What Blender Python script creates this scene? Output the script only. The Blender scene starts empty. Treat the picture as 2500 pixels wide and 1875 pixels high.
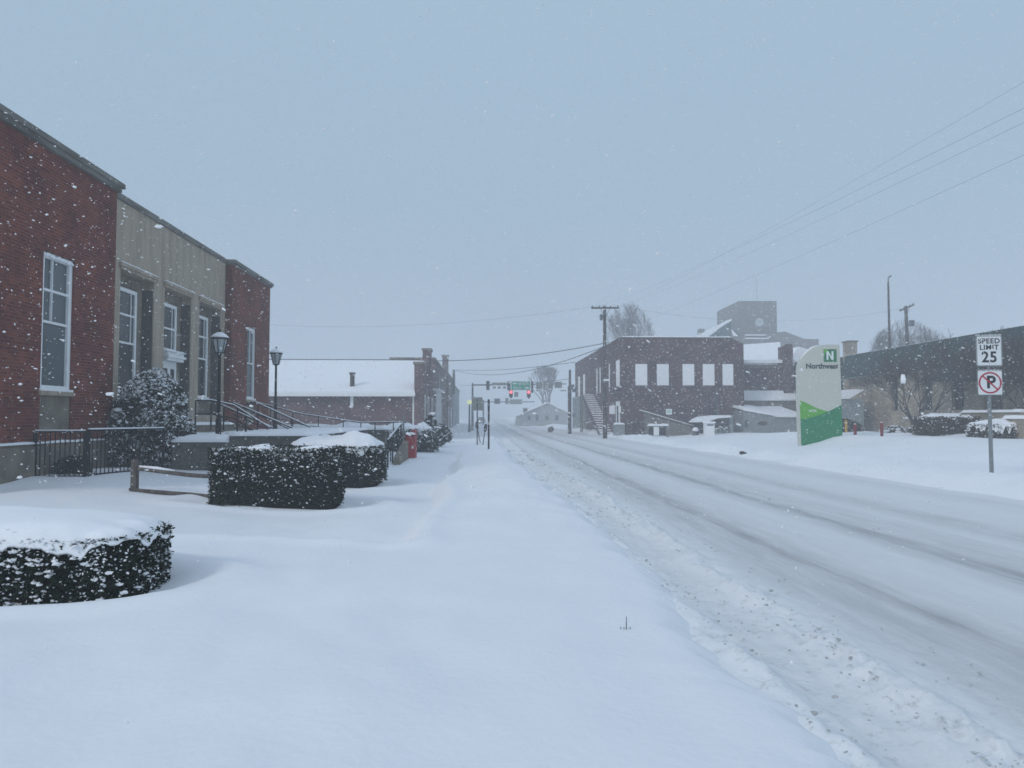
import bpy, math, random
import numpy as np
from mathutils import Vector, Matrix

S = bpy.context.scene
COL = S.collection
rad = math.radians
random.seed(7)
RNG = np.random.default_rng(11)

# ------------------------------------------------------------------ camera
CAM = Vector((0, 0, 1.5))
YAW, PITCH, FPX = rad(2.26), rad(2.55), 1850.0
cd = bpy.data.cameras.new('camera'); cam = bpy.data.objects.new('camera', cd); COL.objects.link(cam)
cam.location = CAM
cam.rotation_euler = (math.pi/2 + PITCH, 0, -YAW)
cd.sensor_width = 36; cd.lens = 36*FPX/2500; cd.clip_start = 0.05; cd.clip_end = 2500
S.camera = cam
FWD = Vector((math.sin(YAW)*math.cos(PITCH), math.cos(YAW)*math.cos(PITCH), math.sin(PITCH)))
RGT = Vector((math.cos(YAW), -math.sin(YAW), 0)); UPV = RGT.cross(FWD)
def ray(px, py): return FWD + RGT*((px-1250)/FPX) + UPV*((937.5-py)/FPX)
def at(px, py, Y):      # surveyed point: photo direction met with the plane y = Y
    d = ray(px, py); return CAM + d*(Y/d.y)
def atX(px, py, X):
    d = ray(px, py); return CAM + d*(X/d.x)

# ------------------------------------------------------------------ world, sun, exposure
SUN_EL, SUN_AZ = 30, 228
w = bpy.data.worlds.new('World'); S.world = w; w.use_nodes = True
nt = w.node_tree; N = nt.nodes; L = nt.links
bg = N['Background']; bg.inputs[1].default_value = 1.0
sky = N.new('ShaderNodeTexSky'); sky.sky_type = 'NISHITA'; sky.sun_disc = False
sky.sun_elevation = rad(SUN_EL); sky.sun_rotation = rad(SUN_AZ); sky.dust_density = 6; sky.air_density = 1.2
sk = N.new('ShaderNodeMix'); sk.data_type = 'RGBA'; sk.blend_type = 'MULTIPLY'; sk.inputs[0].default_value = 1
sk.inputs[7].default_value = (.05, .05, .05, 1)
L.new(sky.outputs[0], sk.inputs[6])
tc = N.new('ShaderNodeTexCoord'); sp = N.new('ShaderNodeSeparateXYZ'); L.new(tc.outputs['Generated'], sp.inputs[0])
cr = N.new('ShaderNodeValToRGB'); L.new(sp.outputs[2], cr.inputs[0])
cr.color_ramp.elements[0].position = 0.0; cr.color_ramp.elements[0].color = (.405, .515, .65, 1)
cr.color_ramp.elements[1].position = 0.9; cr.color_ramp.elements[1].color = (.52, .63, .84, 1)
e = cr.color_ramp.elements.new(0.12); e.color = (.40, .52, .66, 1)
e = cr.color_ramp.elements.new(0.28); e.color = (.375, .52, .665, 1)
e = cr.color_ramp.elements.new(0.5); e.color = (.385, .545, .69, 1)
nz = N.new('ShaderNodeTexNoise'); nz.inputs['Scale'].default_value = 1.6; nz.inputs['Detail'].default_value = 3
L.new(tc.outputs['Generated'], nz.inputs[0])
mr = N.new('ShaderNodeMapRange'); mr.inputs[3].default_value = .965; mr.inputs[4].default_value = 1.035; L.new(nz.outputs[0], mr.inputs[0])
vm = N.new('ShaderNodeVectorMath'); vm.operation = 'SCALE'; L.new(cr.outputs[0], vm.inputs[0]); L.new(mr.outputs[0], vm.inputs[3])
mx = N.new('ShaderNodeMix'); mx.data_type = 'RGBA'; mx.inputs[0].default_value = .9
L.new(sk.outputs[2], mx.inputs[6]); L.new(vm.outputs[0], mx.inputs[7]); L.new(mx.outputs[2], bg.inputs[0])
sl = bpy.data.lights.new('sun', 'SUN'); so = bpy.data.objects.new('sun', sl); COL.objects.link(so)
sl.energy = 1.0; sl.angle = rad(13); sl.color = (1, .955, .935)
az = rad(SUN_AZ); el = rad(SUN_EL)
sdir = Vector((math.sin(az)*math.cos(el), math.cos(az)*math.cos(el), math.sin(el)))
so.rotation_euler = sdir.to_track_quat('Z', 'Y').to_euler()
S.view_settings.view_transform = 'Standard'; S.view_settings.look = 'None'
S.view_settings.exposure = 0.0; S.view_settings.gamma = 1
S.render.engine = 'CYCLES'
cy = S.cycles
cy.use_denoising = True; cy.volume_bounces = 2; cy.max_bounces = 6; cy.diffuse_bounces = 3; cy.transparent_max_bounces = 8
cy.sample_clamp_indirect = 4
S.render.film_transparent = False
cy.pixel_filter_type = 'BLACKMAN_HARRIS'; cy.filter_width = 1.6

# ------------------------------------------------------------------ materials
def mat(name, col, rough=.8, metal=0, spec=.3, noise=None, bump=None, emit=None):
    m = bpy.data.materials.new(name); m.use_nodes = True
    t = m.node_tree; b = t.nodes['Principled BSDF']
    b.inputs['Base Color'].default_value = (*col, 1); b.inputs['Roughness'].default_value = rough
    b.inputs['Metallic'].default_value = metal; b.inputs['Specular IOR Level'].default_value = spec
    if noise or bump:
        g = t.nodes.new('ShaderNodeNewGeometry')
    if noise:   # (scale, col2, lo, hi, stretch)
        sc, c2, lo, hi = noise[:4]; st = noise[4] if len(noise) > 4 else (1, 1, 1)
        mp = t.nodes.new('ShaderNodeMapping'); mp.inputs['Scale'].default_value = st
        t.links.new(g.outputs['Position'], mp.inputs[0])
        n = t.nodes.new('ShaderNodeTexNoise'); n.inputs['Scale'].default_value = sc; n.inputs['Detail'].default_value = 6
        n.inputs['Roughness'].default_value = .62
        t.links.new(mp.outputs[0], n.inputs[0])
        r = t.nodes.new('ShaderNodeMapRange'); r.inputs[1].default_value = lo; r.inputs[2].default_value = hi
        t.links.new(n.outputs[0], r.inputs[0])
        x = t.nodes.new('ShaderNodeMix'); x.data_type = 'RGBA'; x.inputs[6].default_value = (*col, 1); x.inputs[7].default_value = (*c2, 1)
        t.links.new(r.outputs[0], x.inputs[0]); t.links.new(x.outputs[2], b.inputs['Base Color'])
    if bump:    # (scale, strength, distance)
        n = t.nodes.new('ShaderNodeTexNoise'); n.inputs['Scale'].default_value = bump[0]; n.inputs['Detail'].default_value = 5
        t.links.new(g.outputs['Position'], n.inputs[0])
        bp = t.nodes.new('ShaderNodeBump'); bp.inputs['Strength'].default_value = bump[1]; bp.inputs['Distance'].default_value = bump[2]
        t.links.new(n.outputs[0], bp.inputs['Height']); t.links.new(bp.outputs[0], b.inputs['Normal'])
    if emit:
        b.inputs['Emission Color'].default_value = (*emit[0], 1); b.inputs['Emission Strength'].default_value = emit[1]
    return m

def brickmat(name, c1, c2, mortar, bw=.215, rh=.075, ms=.011, snowy=.0):
    m = bpy.data.materials.new(name); m.use_nodes = True
    t = m.node_tree; b = t.nodes['Principled BSDF']; b.inputs['Roughness'].default_value = .9
    b.inputs['Specular IOR Level'].default_value = .2
    g = t.nodes.new('ShaderNodeNewGeometry'); s = t.nodes.new('ShaderNodeSeparateXYZ'); t.links.new(g.outputs['Position'], s.inputs[0])
    a = t.nodes.new('ShaderNodeMath'); t.links.new(s.outputs[0], a.inputs[0]); t.links.new(s.outputs[1], a.inputs[1])
    c = t.nodes.new('ShaderNodeCombineXYZ'); t.links.new(a.outputs[0], c.inputs[0]); t.links.new(s.outputs[2], c.inputs[1])
    br = t.nodes.new('ShaderNodeTexBrick'); t.links.new(c.outputs[0], br.inputs[0])
    br.inputs['Color1'].default_value = (*c1, 1); br.inputs['Color2'].default_value = (*c2, 1); br.inputs['Mortar'].default_value = (*mortar, 1)
    br.inputs['Scale'].default_value = 1; br.inputs['Brick Width'].default_value = bw; br.inputs['Row Height'].default_value = rh
    br.inputs['Mortar Size'].default_value = ms; br.inputs['Mortar Smooth'].default_value = .3; br.inputs['Bias'].default_value = -.1
    n = t.nodes.new('ShaderNodeTexNoise'); n.inputs['Scale'].default_value = .9; n.inputs['Detail'].default_value = 8; n.inputs['Roughness'].default_value = .7
    t.links.new(g.outputs['Position'], n.inputs[0])
    r = t.nodes.new('ShaderNodeMapRange'); r.inputs[1].default_value = .3; r.inputs[2].default_value = .7; r.inputs[3].default_value = .52; r.inputs[4].default_value = 1.42
    t.links.new(n.outputs[0], r.inputs[0])
    v = t.nodes.new('ShaderNodeVectorMath'); v.operation = 'SCALE'; t.links.new(br.outputs[0], v.inputs[0]); t.links.new(r.outputs[0], v.inputs[3])
    t.links.new(v.outputs[0], b.inputs['Base Color'])
    bp = t.nodes.new('ShaderNodeBump'); bp.inputs['Strength'].default_value = .6; bp.inputs['Distance'].default_value = .01; bp.invert = True
    t.links.new(br.outputs['Fac'], bp.inputs['Height']); t.links.new(bp.outputs[0], b.inputs['Normal'])
    return m

M = {}
M['snow'] = mat('snow', (.885, .905, .915), .75, 0, .2, noise=(1.2, (.85, .875, .885), .3, .8), bump=(16, .28, .025))
M['snowcap'] = mat('snow_cap', (.915, .925, .935), .8, 0, .15, bump=(30, .3, .01))
M['flake'] = mat('flake', (.86, .87, .87), .9, 0, .1)
M['brick_red'] = brickmat('brick_red', (.13, .022, .012), (.225, .052, .028), (.15, .08, .06))
M['brick_dark'] = brickmat('brick_dark', (.070, .034, .037), (.108, .056, .058), (.13, .09, .092))
M['brick_brown'] = brickmat('brick_brown', (.095, .045, .045), (.145, .075, .07), (.17, .13, .125))
M['brick_tan'] = brickmat('brick_tan', (.33, .28, .21), (.41, .35, .265), (.26, .23, .19), .4, .1, .012)
M['limestone'] = mat('limestone', (.42, .355, .27), .9, 0, .2, noise=(1.6, (.29, .24, .18), .42, .72, (2.2, 2.2, .35)), bump=(60, .2, .01))
M['stone'] = mat('stone', (.25, .22, .17), .9, 0, .2, noise=(1.4, (.12, .105, .082), .4, .7), bump=(35, .4, .02))
M['stone_dark'] = mat('stone_dark', (.13, .13, .11), .9, 0, .2, noise=(5, (.075, .075, .065), .4, .65), bump=(25, .6, .03))
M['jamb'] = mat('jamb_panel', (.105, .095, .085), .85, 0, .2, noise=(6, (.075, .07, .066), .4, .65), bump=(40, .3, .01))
M['coping'] = mat('coping', (.21, .205, .18), .9, 0, .2, noise=(3, (.10, .095, .085), .42, .62, (1, .25, 2.5)), bump=(40, .3, .01))
M['white'] = mat('white_paint', (.88, .89, .88), .5, 0, .3, noise=(3, (.78, .80, .79), .45, .8))
M['board'] = mat('board_white', (.92, .92, .92), .7, 0, .2, noise=(1.3, (.86, .87, .88), .4, .7))
M['glass'] = mat('glass', (.018, .028, .032), .12, 0, .5, noise=(1.1, (.05, .065, .07), .45, .7))
M['glass_blind'] = mat('glass_blind', (.08, .105, .11), .2, 0, .5, noise=(1.5, (.055, .075, .08), .45, .6, (1, 1, .3)))
M['lampglass'] = mat('lamp_glass', (.42, .46, .46), .15, 0, .5)
M['black'] = mat('black_metal', (.009, .010, .012), .7, 0, .15)
M['iron'] = mat('iron', (.012, .014, .017), .75, 0, .15)
M['bark_hazed'] = mat('haze_paled_bark', (.19, .18, .18), .95, 0, .1)  # bark colour paled so the trees farther off look faded by haze
M['leaf'] = mat('leaf', (.010, .021, .012), .85, 0, .1, noise=(14, (.030, .044, .026), .4, .65))
M['leaf2'] = mat('leaf_brown', (.05, .045, .028), .9, 0, .1, noise=(9, (.095, .075, .05), .4, .65))
M['core'] = mat('thicket', (.009, .012, .009), 1, 0, 0)
M['core2'] = mat('thicket_brown', (.03, .026, .02), 1, 0, 0)
M['bark'] = mat('bark', (.075, .06, .055), .95, 0, .1)
M['wood'] = mat('weathered_wood', (.14, .125, .11), .9, 0, .1, noise=(9, (.07, .058, .05), .4, .65, (1, 1, .3)))
M['pole'] = mat('pole_wood', (.06, .052, .048), .95, 0, .1, noise=(6, (.1, .09, .08), .4, .7, (1, 1, .2)))
M['galv'] = mat('galvanised', (.24, .26, .26), .5, .3, .4)
M['steel'] = mat('grey_steel', (.11, .125, .135), .6, .3, .3)
M['wire'] = mat('wire', (.03, .03, .035), .7)
M['sign_white'] = mat('sign_white', (.74, .76, .76), .4)
M['sign_black'] = mat('sign_black', (.015, .015, .018), .5)
M['sign_red'] = mat('sign_red', (.42, .012, .035), .45)
M['bollard_red'] = mat('bollard_red', (.20, .018, .02), .6)
M['red'] = mat('red_paint', (.40, .018, .024), .5, 0, .4, noise=(9, (.33, .02, .025), .45, .7))
M['sticker'] = mat('sticker', (.72, .66, .6), .6)
M['sage'] = mat('sage_panel', (.56, .575, .50), .5, 0, .3)
M['ltgreen'] = mat('light_green', (.10, .40, .03), .45)
M['dkgreen'] = mat('dark_green', (.004, .21, .08), .45)
M['logo_green'] = mat('logo_green', (.006, .17, .06), .4)
M['logo_white'] = mat('logo_white', (.78, .85, .80), .4)
M['greysign'] = mat('sign_lettering', (.03, .04, .05), .5)
M['metalgreen'] = mat('green_metal_roof', (.012, .045, .040), .6, 0, .3, noise=(5, (.02, .058, .052), .4, .7))
M['streetgreen'] = mat('street_sign_green', (.0, .34, .22), .5)
M['signback'] = mat('sign_back', (.22, .235, .22), .6, .2)
M['dark'] = mat('dark_opening', (.02, .022, .025), .8)
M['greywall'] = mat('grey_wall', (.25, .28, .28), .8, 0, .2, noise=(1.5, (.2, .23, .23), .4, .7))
M['tanwall'] = mat('tan_wall', (.20, .18, .155), .9, 0, .2, noise=(2.4, (.15, .135, .12), .4, .7))
M['cream'] = mat('cream_stone', (.17, .165, .155), .9)
M['clock'] = mat('clock_face', (.5, .56, .58), .6)
M['red_lamp'] = mat('red_signal', (.5, .02, .03), .4, emit=((1, .12, .16), 3))
M['head_lamp'] = mat('headlamp', (.9, .9, .85), .4, emit=((1, .97, .9), 3.5))
M['globe'] = mat('lamp_globe', (.6, .6, .35), .4, emit=((.75, .8, .35), .7))
M['yellow'] = mat('yellow_paint', (.5, .3, .03), .6)
M['slush'] = mat('slush', (.42, .44, .43), .9, 0, .2, noise=(8, (.62, .64, .64), .42, .6))
M['farwall'] = mat('pale_far_wall', (.36, .38, .38), .9)  # wall colour lightened to stand in for thicker haze down the street
M['carpaint'] = mat('car_paint', (.07, .08, .09), .3, .2, .5)
M['tyre'] = mat('tyre', (.02, .02, .02), .9)
M['brownsign'] = mat('brown_sign', (.08, .06, .055), .8)

# ------------------------------------------------------------------ mesh building
class MB:
    def __init__(s): s.v = []; s.f = []; s.n = 0; s.smooth = False
    def add(s, v, f):
        v = np.asarray(v, float).reshape(-1, 3); f = np.asarray(f, int)
        if len(f) == 0: return s
        s.v.append(v); s.f.append(f + s.n); s.n += len(v); return s
    def box(s, x0, x1, y0, y1, z0, z1):
        x0, x1 = sorted((x0, x1)); y0, y1 = sorted((y0, y1)); z0, z1 = sorted((z0, z1))
        v = [(x0,y0,z0),(x1,y0,z0),(x1,y1,z0),(x0,y1,z0),(x0,y0,z1),(x1,y0,z1),(x1,y1,z1),(x0,y1,z1)]
        return s.add(v, [(0,3,2,1),(4,5,6,7),(0,1,5,4),(1,2,6,5),(2,3,7,6),(3,0,4,7)])
    def hexa(s, v): return s.add(v, [(0,3,2,1),(4,5,6,7),(0,1,5,4),(1,2,6,5),(2,3,7,6),(3,0,4,7)])
    def prism(s, poly, axis, a0, a1):     # poly: 2-D outline (ccw); axis y: (x,z) outline extruded in y; x: (y,z); z: (x,y)
        n = len(poly)
        def P(u, v, a): return (u, a, v) if axis == 'y' else ((a, u, v) if axis == 'x' else (u, v, a))
        V = [P(u, v, a0) for u, v in poly] + [P(u, v, a1) for u, v in poly]
        base = s.n; s.v.append(np.array(V, float)); s.n += 2*n
        s.f.append(np.array([[base+i, base+(i+1) % n, base+n+(i+1) % n, base+n+i] for i in range(n)]))
        from mathutils.geometry import tessellate_polygon
        tri = tessellate_polygon([[Vector((u, v, 0)) for u, v in poly]])
        s.f.append(np.array([[base+a, base+b, base+c] for a, b, c in tri]))
        s.f.append(np.array([[base+n+a, base+n+c, base+n+b] for a, b, c in tri]))
        return s
    def tube(s, pts, r, n=8, caps=True):
        pts = [Vector(p) for p in pts]; rs = r if isinstance(r, (list, tuple)) else [r]*len(pts)
        rings = []
        for i, p in enumerate(pts):
            d = (pts[min(i+1, len(pts)-1)] - pts[max(i-1, 0)]).normalized()
            a = Vector((0, 0, 1)) if abs(d.z) < .9 else Vector((1, 0, 0))
            u = d.cross(a).normalized(); v = d.cross(u)
            for k in range(n):
                t = 2*math.pi*(k+.5)/n; rings.append(p + u*math.cos(t)*rs[i] + v*math.sin(t)*rs[i])
        f = []
        for i in range(len(pts)-1):
            for k in range(n):
                f.append((i*n+k, i*n+(k+1) % n, (i+1)*n+(k+1) % n, (i+1)*n+k))
        b = s.n
        s.add([tuple(x) for x in rings], f)
        if caps:
            s.f.append(np.array([[b+k for k in range(n)][::-1]])); e0 = b+(len(pts)-1)*n
            s.f.append(np.array([[e0+k for k in range(n)]]))
        return s
    def bar(s, p, q, w, h):     # rectangular bar between two points
        p, q = Vector(p), Vector(q); d = (q-p).normalized()
        a = Vector((0, 0, 1)) if abs(d.z) < .95 else Vector((0, 1, 0))
        u = d.cross(a).normalized()*w/2; v = u.cross(d).normalized()*h/2
        V = [p-u-v, p+u-v, p+u+v, p-u+v, q-u-v, q+u-v, q+u+v, q-u+v]
        return s.hexa([tuple(x) for x in V])
    def lathe(s, prof, c, n=12):
        V = []; f = []
        for r, z in prof:
            for k in range(n):
                t = 2*math.pi*k/n; V.append((c[0]+r*math.cos(t), c[1]+r*math.sin(t), c[2]+z))
        m = len(prof)
        for i in range(m-1):
            for k in range(n): f.append((i*n+k, i*n+(k+1) % n, (i+1)*n+(k+1) % n, (i+1)*n+k))
        b = s.n; s.add(V, f)
        s.f.append(np.array([[b+k for k in range(n)][::-1]])); s.f.append(np.array([[b+(m-1)*n+k for k in range(n)]]))
        return s
    def blob(s, c, r, jit=.2, rng=RNG):
        v = ICO_V * (1 + rng.normal(0, jit, (len(ICO_V), 1)))
        return s.add(v*np.asarray(r) + np.asarray(c), ICO_F)
    def xf(s, mtx):
        m = np.array(mtx); s.v = [v @ m[:3, :3].T + m[:3, 3] for v in s.v]; return s

def _ico():
    import bmesh
    bm = bmesh.new(); bmesh.ops.create_icosphere(bm, subdivisions=2, radius=1)
    v = np.array([x.co[:] for x in bm.verts]); f = np.array([[a.index for a in x.verts] for x in bm.faces]); bm.free(); return v, f
ICO_V, ICO_F = _ico()
ORG = {}
def mesh_from(name, mb, material, off=(0, 0, 0), smooth=False):
    V = np.concatenate(mb.v) - np.array(off)
    me = bpy.data.meshes.new(name)
    lt = np.concatenate([np.full(len(f), f.shape[1]) for f in mb.f]); li = np.concatenate([f.ravel() for f in mb.f])
    me.vertices.add(len(V)); me.vertices.foreach_set('co', V.astype(np.float32).ravel())
    me.loops.add(len(li)); me.loops.foreach_set('vertex_index', li.astype(np.int32))
    me.polygons.add(len(lt)); st = np.concatenate([[0], np.cumsum(lt)[:-1]])
    me.polygons.foreach_set('loop_start', st.astype(np.int32)); me.polygons.foreach_set('loop_total', lt.astype(np.int32))
    me.polygons.foreach_set('use_smooth', np.full(len(lt), bool(smooth)))
    me.update(calc_edges=True); me.validate()
    me.materials.append(material); return me
def props(o, label=None, cat=None, group=None, kind=None):
    if label: o['label'] = label
    if cat: o['category'] = cat
    if group: o['group'] = group
    if kind: o['kind'] = kind
    return o
def thing(name, label, cat, loc=(0, 0, 0), group=None):
    o = bpy.data.objects.new(name, None); COL.objects.link(o); o.location = loc; o.empty_display_size = .3
    ORG[o] = tuple(loc); return props(o, label, cat, group)
def part(name, mb, material, parent, smooth=False, label=None):
    org = ORG[parent]; me = mesh_from(name, mb, material, org, smooth)
    o = bpy.data.objects.new(name, me); COL.objects.link(o); o.parent = parent; ORG[o] = org
    if label: o['label'] = label
    return o
def solo(name, mb, material, label=None, cat=None, group=None, kind=None, smooth=False, loc=(0, 0, 0)):
    me = mesh_from(name, mb, material, loc, smooth); o = bpy.data.objects.new(name, me); COL.objects.link(o); o.location = loc
    ORG[o] = tuple(loc); return props(o, label, cat, group, kind)
def copy_tree(o, parent=None):
    c = o.copy(); COL.objects.link(c)
    if parent: c.parent = parent
    for ch in list(o.children): copy_tree(ch, c)
    return c
def textmb(txt, size, weight=0, ext=.002, space=1.0, sx=1.0):
    cu = bpy.data.curves.new('t', 'FONT'); cu.body = txt; cu.size = size; cu.align_x = 'CENTER'; cu.align_y = 'CENTER'
    cu.extrude = ext; cu.offset = weight; cu.space_character = space; cu.resolution_u = 4
    ob = bpy.data.objects.new('t', cu); COL.objects.link(ob)
    bpy.context.view_layer.update()
    me = ob.evaluated_get(bpy.context.evaluated_depsgraph_get()).to_mesh()
    V = np.array([v.co[:] for v in me.vertices]); mb = MB()
    V[:, 0] *= sx
    by = {}
    for p in me.polygons: by.setdefault(len(p.vertices), []).append(list(p.vertices))
    mb.v.append(np.stack([V[:, 0], -V[:, 2], V[:, 1]], 1)); mb.n = len(V)   # text stands in the x-z plane facing -y
    for k, fs in by.items(): mb.f.append(np.array(fs))
    bpy.data.objects.remove(ob); bpy.data.curves.remove(cu); return mb

# smooth value noise
def vnoise(x, y, seed=0):
    xi = np.floor(x).astype(int); yi = np.floor(y).astype(int); xf = x-xi; yf = y-yi
    u = xf*xf*(3-2*xf); v = yf*yf*(3-2*yf)
    def h(a, b):
        n = (a*374761393 + b*668265263 + seed*974634777) & 0x7fffffff
        n = ((n ^ (n >> 13))*1274126177) & 0x7fffffff
        return ((n ^ (n >> 16)) & 0xffff)/65535.0
    return (h(xi, yi)*(1-u)+h(xi+1, yi)*u)*(1-v)+(h(xi, yi+1)*(1-u)+h(xi+1, yi+1)*u)*v - .5
def fbm(x, y, o=4, seed=0, g=.5):
    t = 0; a = 1
    for i in range(o): t = t + a*vnoise(x*2**i, y*2**i, seed+i*7); a *= g
    return t
def sst(a, b, x):
    t = np.clip((x-a)/(b-a), 0, 1); return t*t*(3-2*t)

# ------------------------------------------------------------------ ground and road
def roadz(x, y): return -0.09 + .0042*np.clip(y-75, 0, 400)
def road_l(y): return 1.72 + .18*fbm(np.zeros_like(y), y*1.3, 5, 5, .65) - .5*sst(14, 28, y) + .05*np.sin(y*.23)
def road_r(y): return 10.3 + .25*fbm(np.zeros_like(y)+3, y*.5, 3, 9)
def base_h(x, y):
    h = 0.03*fbm(x*.35, y*.25, 3, 1)*3.4
    h = h + .0045*np.clip(y-75, 0, 400)
    h = h + .10*sst(-3.5, -9, x)*sst(60, 40, y)
    # drift sweeping across the lawn and the trough over the pavement
    rc = -1.2 + .5*np.sin(y*.5+1) - .12*(y-7)
    h = h + .04*np.exp(-((x-rc)/.5)**2)*sst(9, 11, y)*sst(17, 13, y)
    h = h - .05*np.exp(-((x+1.3)/.8)**2)*sst(6, 12, y)
    h = h + .13*np.exp(-((x-.55)/.62)**2)*sst(8, 15, y)*(1+1.3*fbm(x*.8, y*.35, 2, 77))
    s1 = x+.78+.10*np.sin(y*.8)+.12*fbm(x*.0+1, y*.6, 2, 15); s2 = 8.75+.06*(x+.7)**2+.10*np.sin(x*1.7)-y
    k_ = .35; sd = np.where(np.abs(s1-s2) < k_, np.maximum(s1, s2)+(k_-np.abs(s1-s2))**2/(4*k_), np.maximum(s1, s2))
    h = h + (.21*sst(-.26, .10, sd)+.045*np.exp(-((sd-.18)/.16)**2)-.13)*sst(-5.2, -3.0, x)*sst(2.1, 1.0, x)*sst(45, 25, y)
    h = h + .07*fbm(x*1.3, y*.75, 4, 53, .6)*sst(-.9, .1, x)*sst(2.3, 1.5, x)*sst(9, 14, y)
    # ploughed bank and rise on the far side
    h = h + .15*np.exp(-((x-11.6)/1.0)**2)*(1+3.0*fbm(x*.9, y*.45, 3, 21)) + .10*fbm(x*2.0, y*1.1, 4, 22, .6)*sst(10.4, 11.2, x)*sst(15.5, 12.5, x)
    h = h + .62*sst(13, 23, x)*(1-.65*sst(46, 60, y))*sst(8, 20, y)
    h = h + .11*fbm(x*.5, y*.3, 4, 31)*sst(10.5, 13, x)*2
    # well by the building and drift at its base
    h = h + .10*np.exp(-((x+9.4)/1.2)**2-((y-19)/2.5)**2) - .10*np.exp(-((x+9.6)/.7)**2-((y-14.9)/1.2)**2)
    return h
HOLLOWS = [(-4.34, 6.7, 1.55, .72, .07), (-3.76, 14.25, 1.45, .75, .06), (-3.5, 19, 1.3, 1.3, .04)]
def ground_h(x, y):
    h = base_h(x, y)
    for cx, cy_, rx, ry, d in HOLLOWS:   # scoop at the foot of each hedge, lip of drift beyond it
        r = np.sqrt(((x-cx)/rx)**2+((y-cy_)/ry)**2)
        h = h - d*np.exp(-((r-1.0)/.16)**2) + d*.9*np.exp(-((r-1.45)/.2)**2)
    h = h + .30*np.exp(-((x-18.3)/1.5)**2-((y-37.6)/1.0)**2) + .15*np.exp(-((x-19.3)/1.3)**2-((y-33)/1.4)**2)
    h = h + (.035+.04*sst(1, -1, x)*sst(14, 10, y))*fbm(x*1.0, y*.7, 3, 41) + .010*fbm(x*5, y*4, 2, 43)*sst(.2, 1.2, x+fbm(x, y*.5, 2, 8)) + .003*fbm(x*5, y*4, 2, 43)
    return h
def gz(x, y): return float(ground_h(np.array([x], float), np.array([y], float))[0])
def grow(a, b, s, k):
    out = [a]
    while out[-1] < b: out.append(out[-1] + s + k*abs(out[-1]-a))
    return out
ys = [-30, -20, -12, -7, -4, -2, -1, 0, .6]; y = 1.0
while y < 480: ys.append(y); y += max(.035, .0075*y)
ys.append(490.0)
def xs_for(lo, hi, a, b, s):
    mid = list(np.arange(a, b, s)); R_ = grow(mid[-1]+s, hi, s, .05); L_ = [-v for v in grow(-(mid[0]-s), -lo, s, .05)][::-1]
    return np.array(L_+mid+R_)
gx = xs_for(-190, 240, -6.5, 2.6, .045)
GX, GY = np.meshgrid(gx, np.array(ys))
H = ground_h(GX, GY)
lx, rx_ = road_l(GY), road_r(GY)
inside = sst(lx-.42, lx+.30, GX)*(1-sst(rx_-.5, rx_+.5, GX))
H = H*(1-inside) + (roadz(GX, GY)-.22)*inside
def gridmb(X, Y, Z):
    mb = MB(); r, c = X.shape; idx = np.arange(r*c).reshape(r, c)
    mb.add(np.stack([X.ravel(), Y.ravel(), Z.ravel()], 1), np.stack([idx[:-1, :-1].ravel(), idx[:-1, 1:].ravel(), idx[1:, 1:].ravel(), idx[1:, :-1].ravel()], 1))
    return mb
solo('ground', gridmb(GX, GY, H), M['snow'], kind='structure', smooth=True)

rxs = np.concatenate([np.arange(.6, 3.3, .03), np.arange(3.3, 11.3, .06)]); RX, RY = np.meshgrid(rxs, np.array([v for v in ys]))
rough = fbm(RX*4.5, RY*2.2, 4, 61, .6)
wob = .12*fbm(np.zeros_like(RY)+2, RY*.11, 3, 71)
Xw = RX + wob + .5*sst(14, 28, RY)*(1-sst(2.4, 3.8, RX))
near_edge = np.exp(-((Xw-2.0)/.26)**2)
rid = 1-2*np.abs(fbm(RX*7, RY*5, 3, 83, .6)); rid2 = fbm(RX*1.2, RY*.8, 3, 85)
RZ = roadz(RX, RY) - .035*near_edge + .05*np.exp(-((Xw-2.42)/.14)**2)*(1+1.6*rough) + .035*np.exp(-((Xw-1.72)/.1)**2)*(1+2*rough)
RZ = RZ + .03*rough*sst(3.1, 2.4, Xw) + .034*(rid-.6)*(np.exp(-((Xw-2.42)/.17)**2)+.9*np.exp(-((Xw-1.78)/.12)**2)+.45*np.exp(-((Xw-2.95)/.12)**2))*np.clip(.7+1.6*rid2, .1, 1.5)
for c_, w_, d_ in ((3.35, .38, .03), (5.55, .3, .03), (7.3, .35, .022), (9.9, .3, .015)):
    RZ = RZ - d_*np.exp(-((Xw-c_)/w_)**2)
RZ = RZ + .006*fbm(RX*6, RY*.8, 3, 65)*2 + .004*fbm(RX*9, RY*5, 2, 67)
RZ = RZ + .06*sst(10.2, 11.2, RX)
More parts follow.
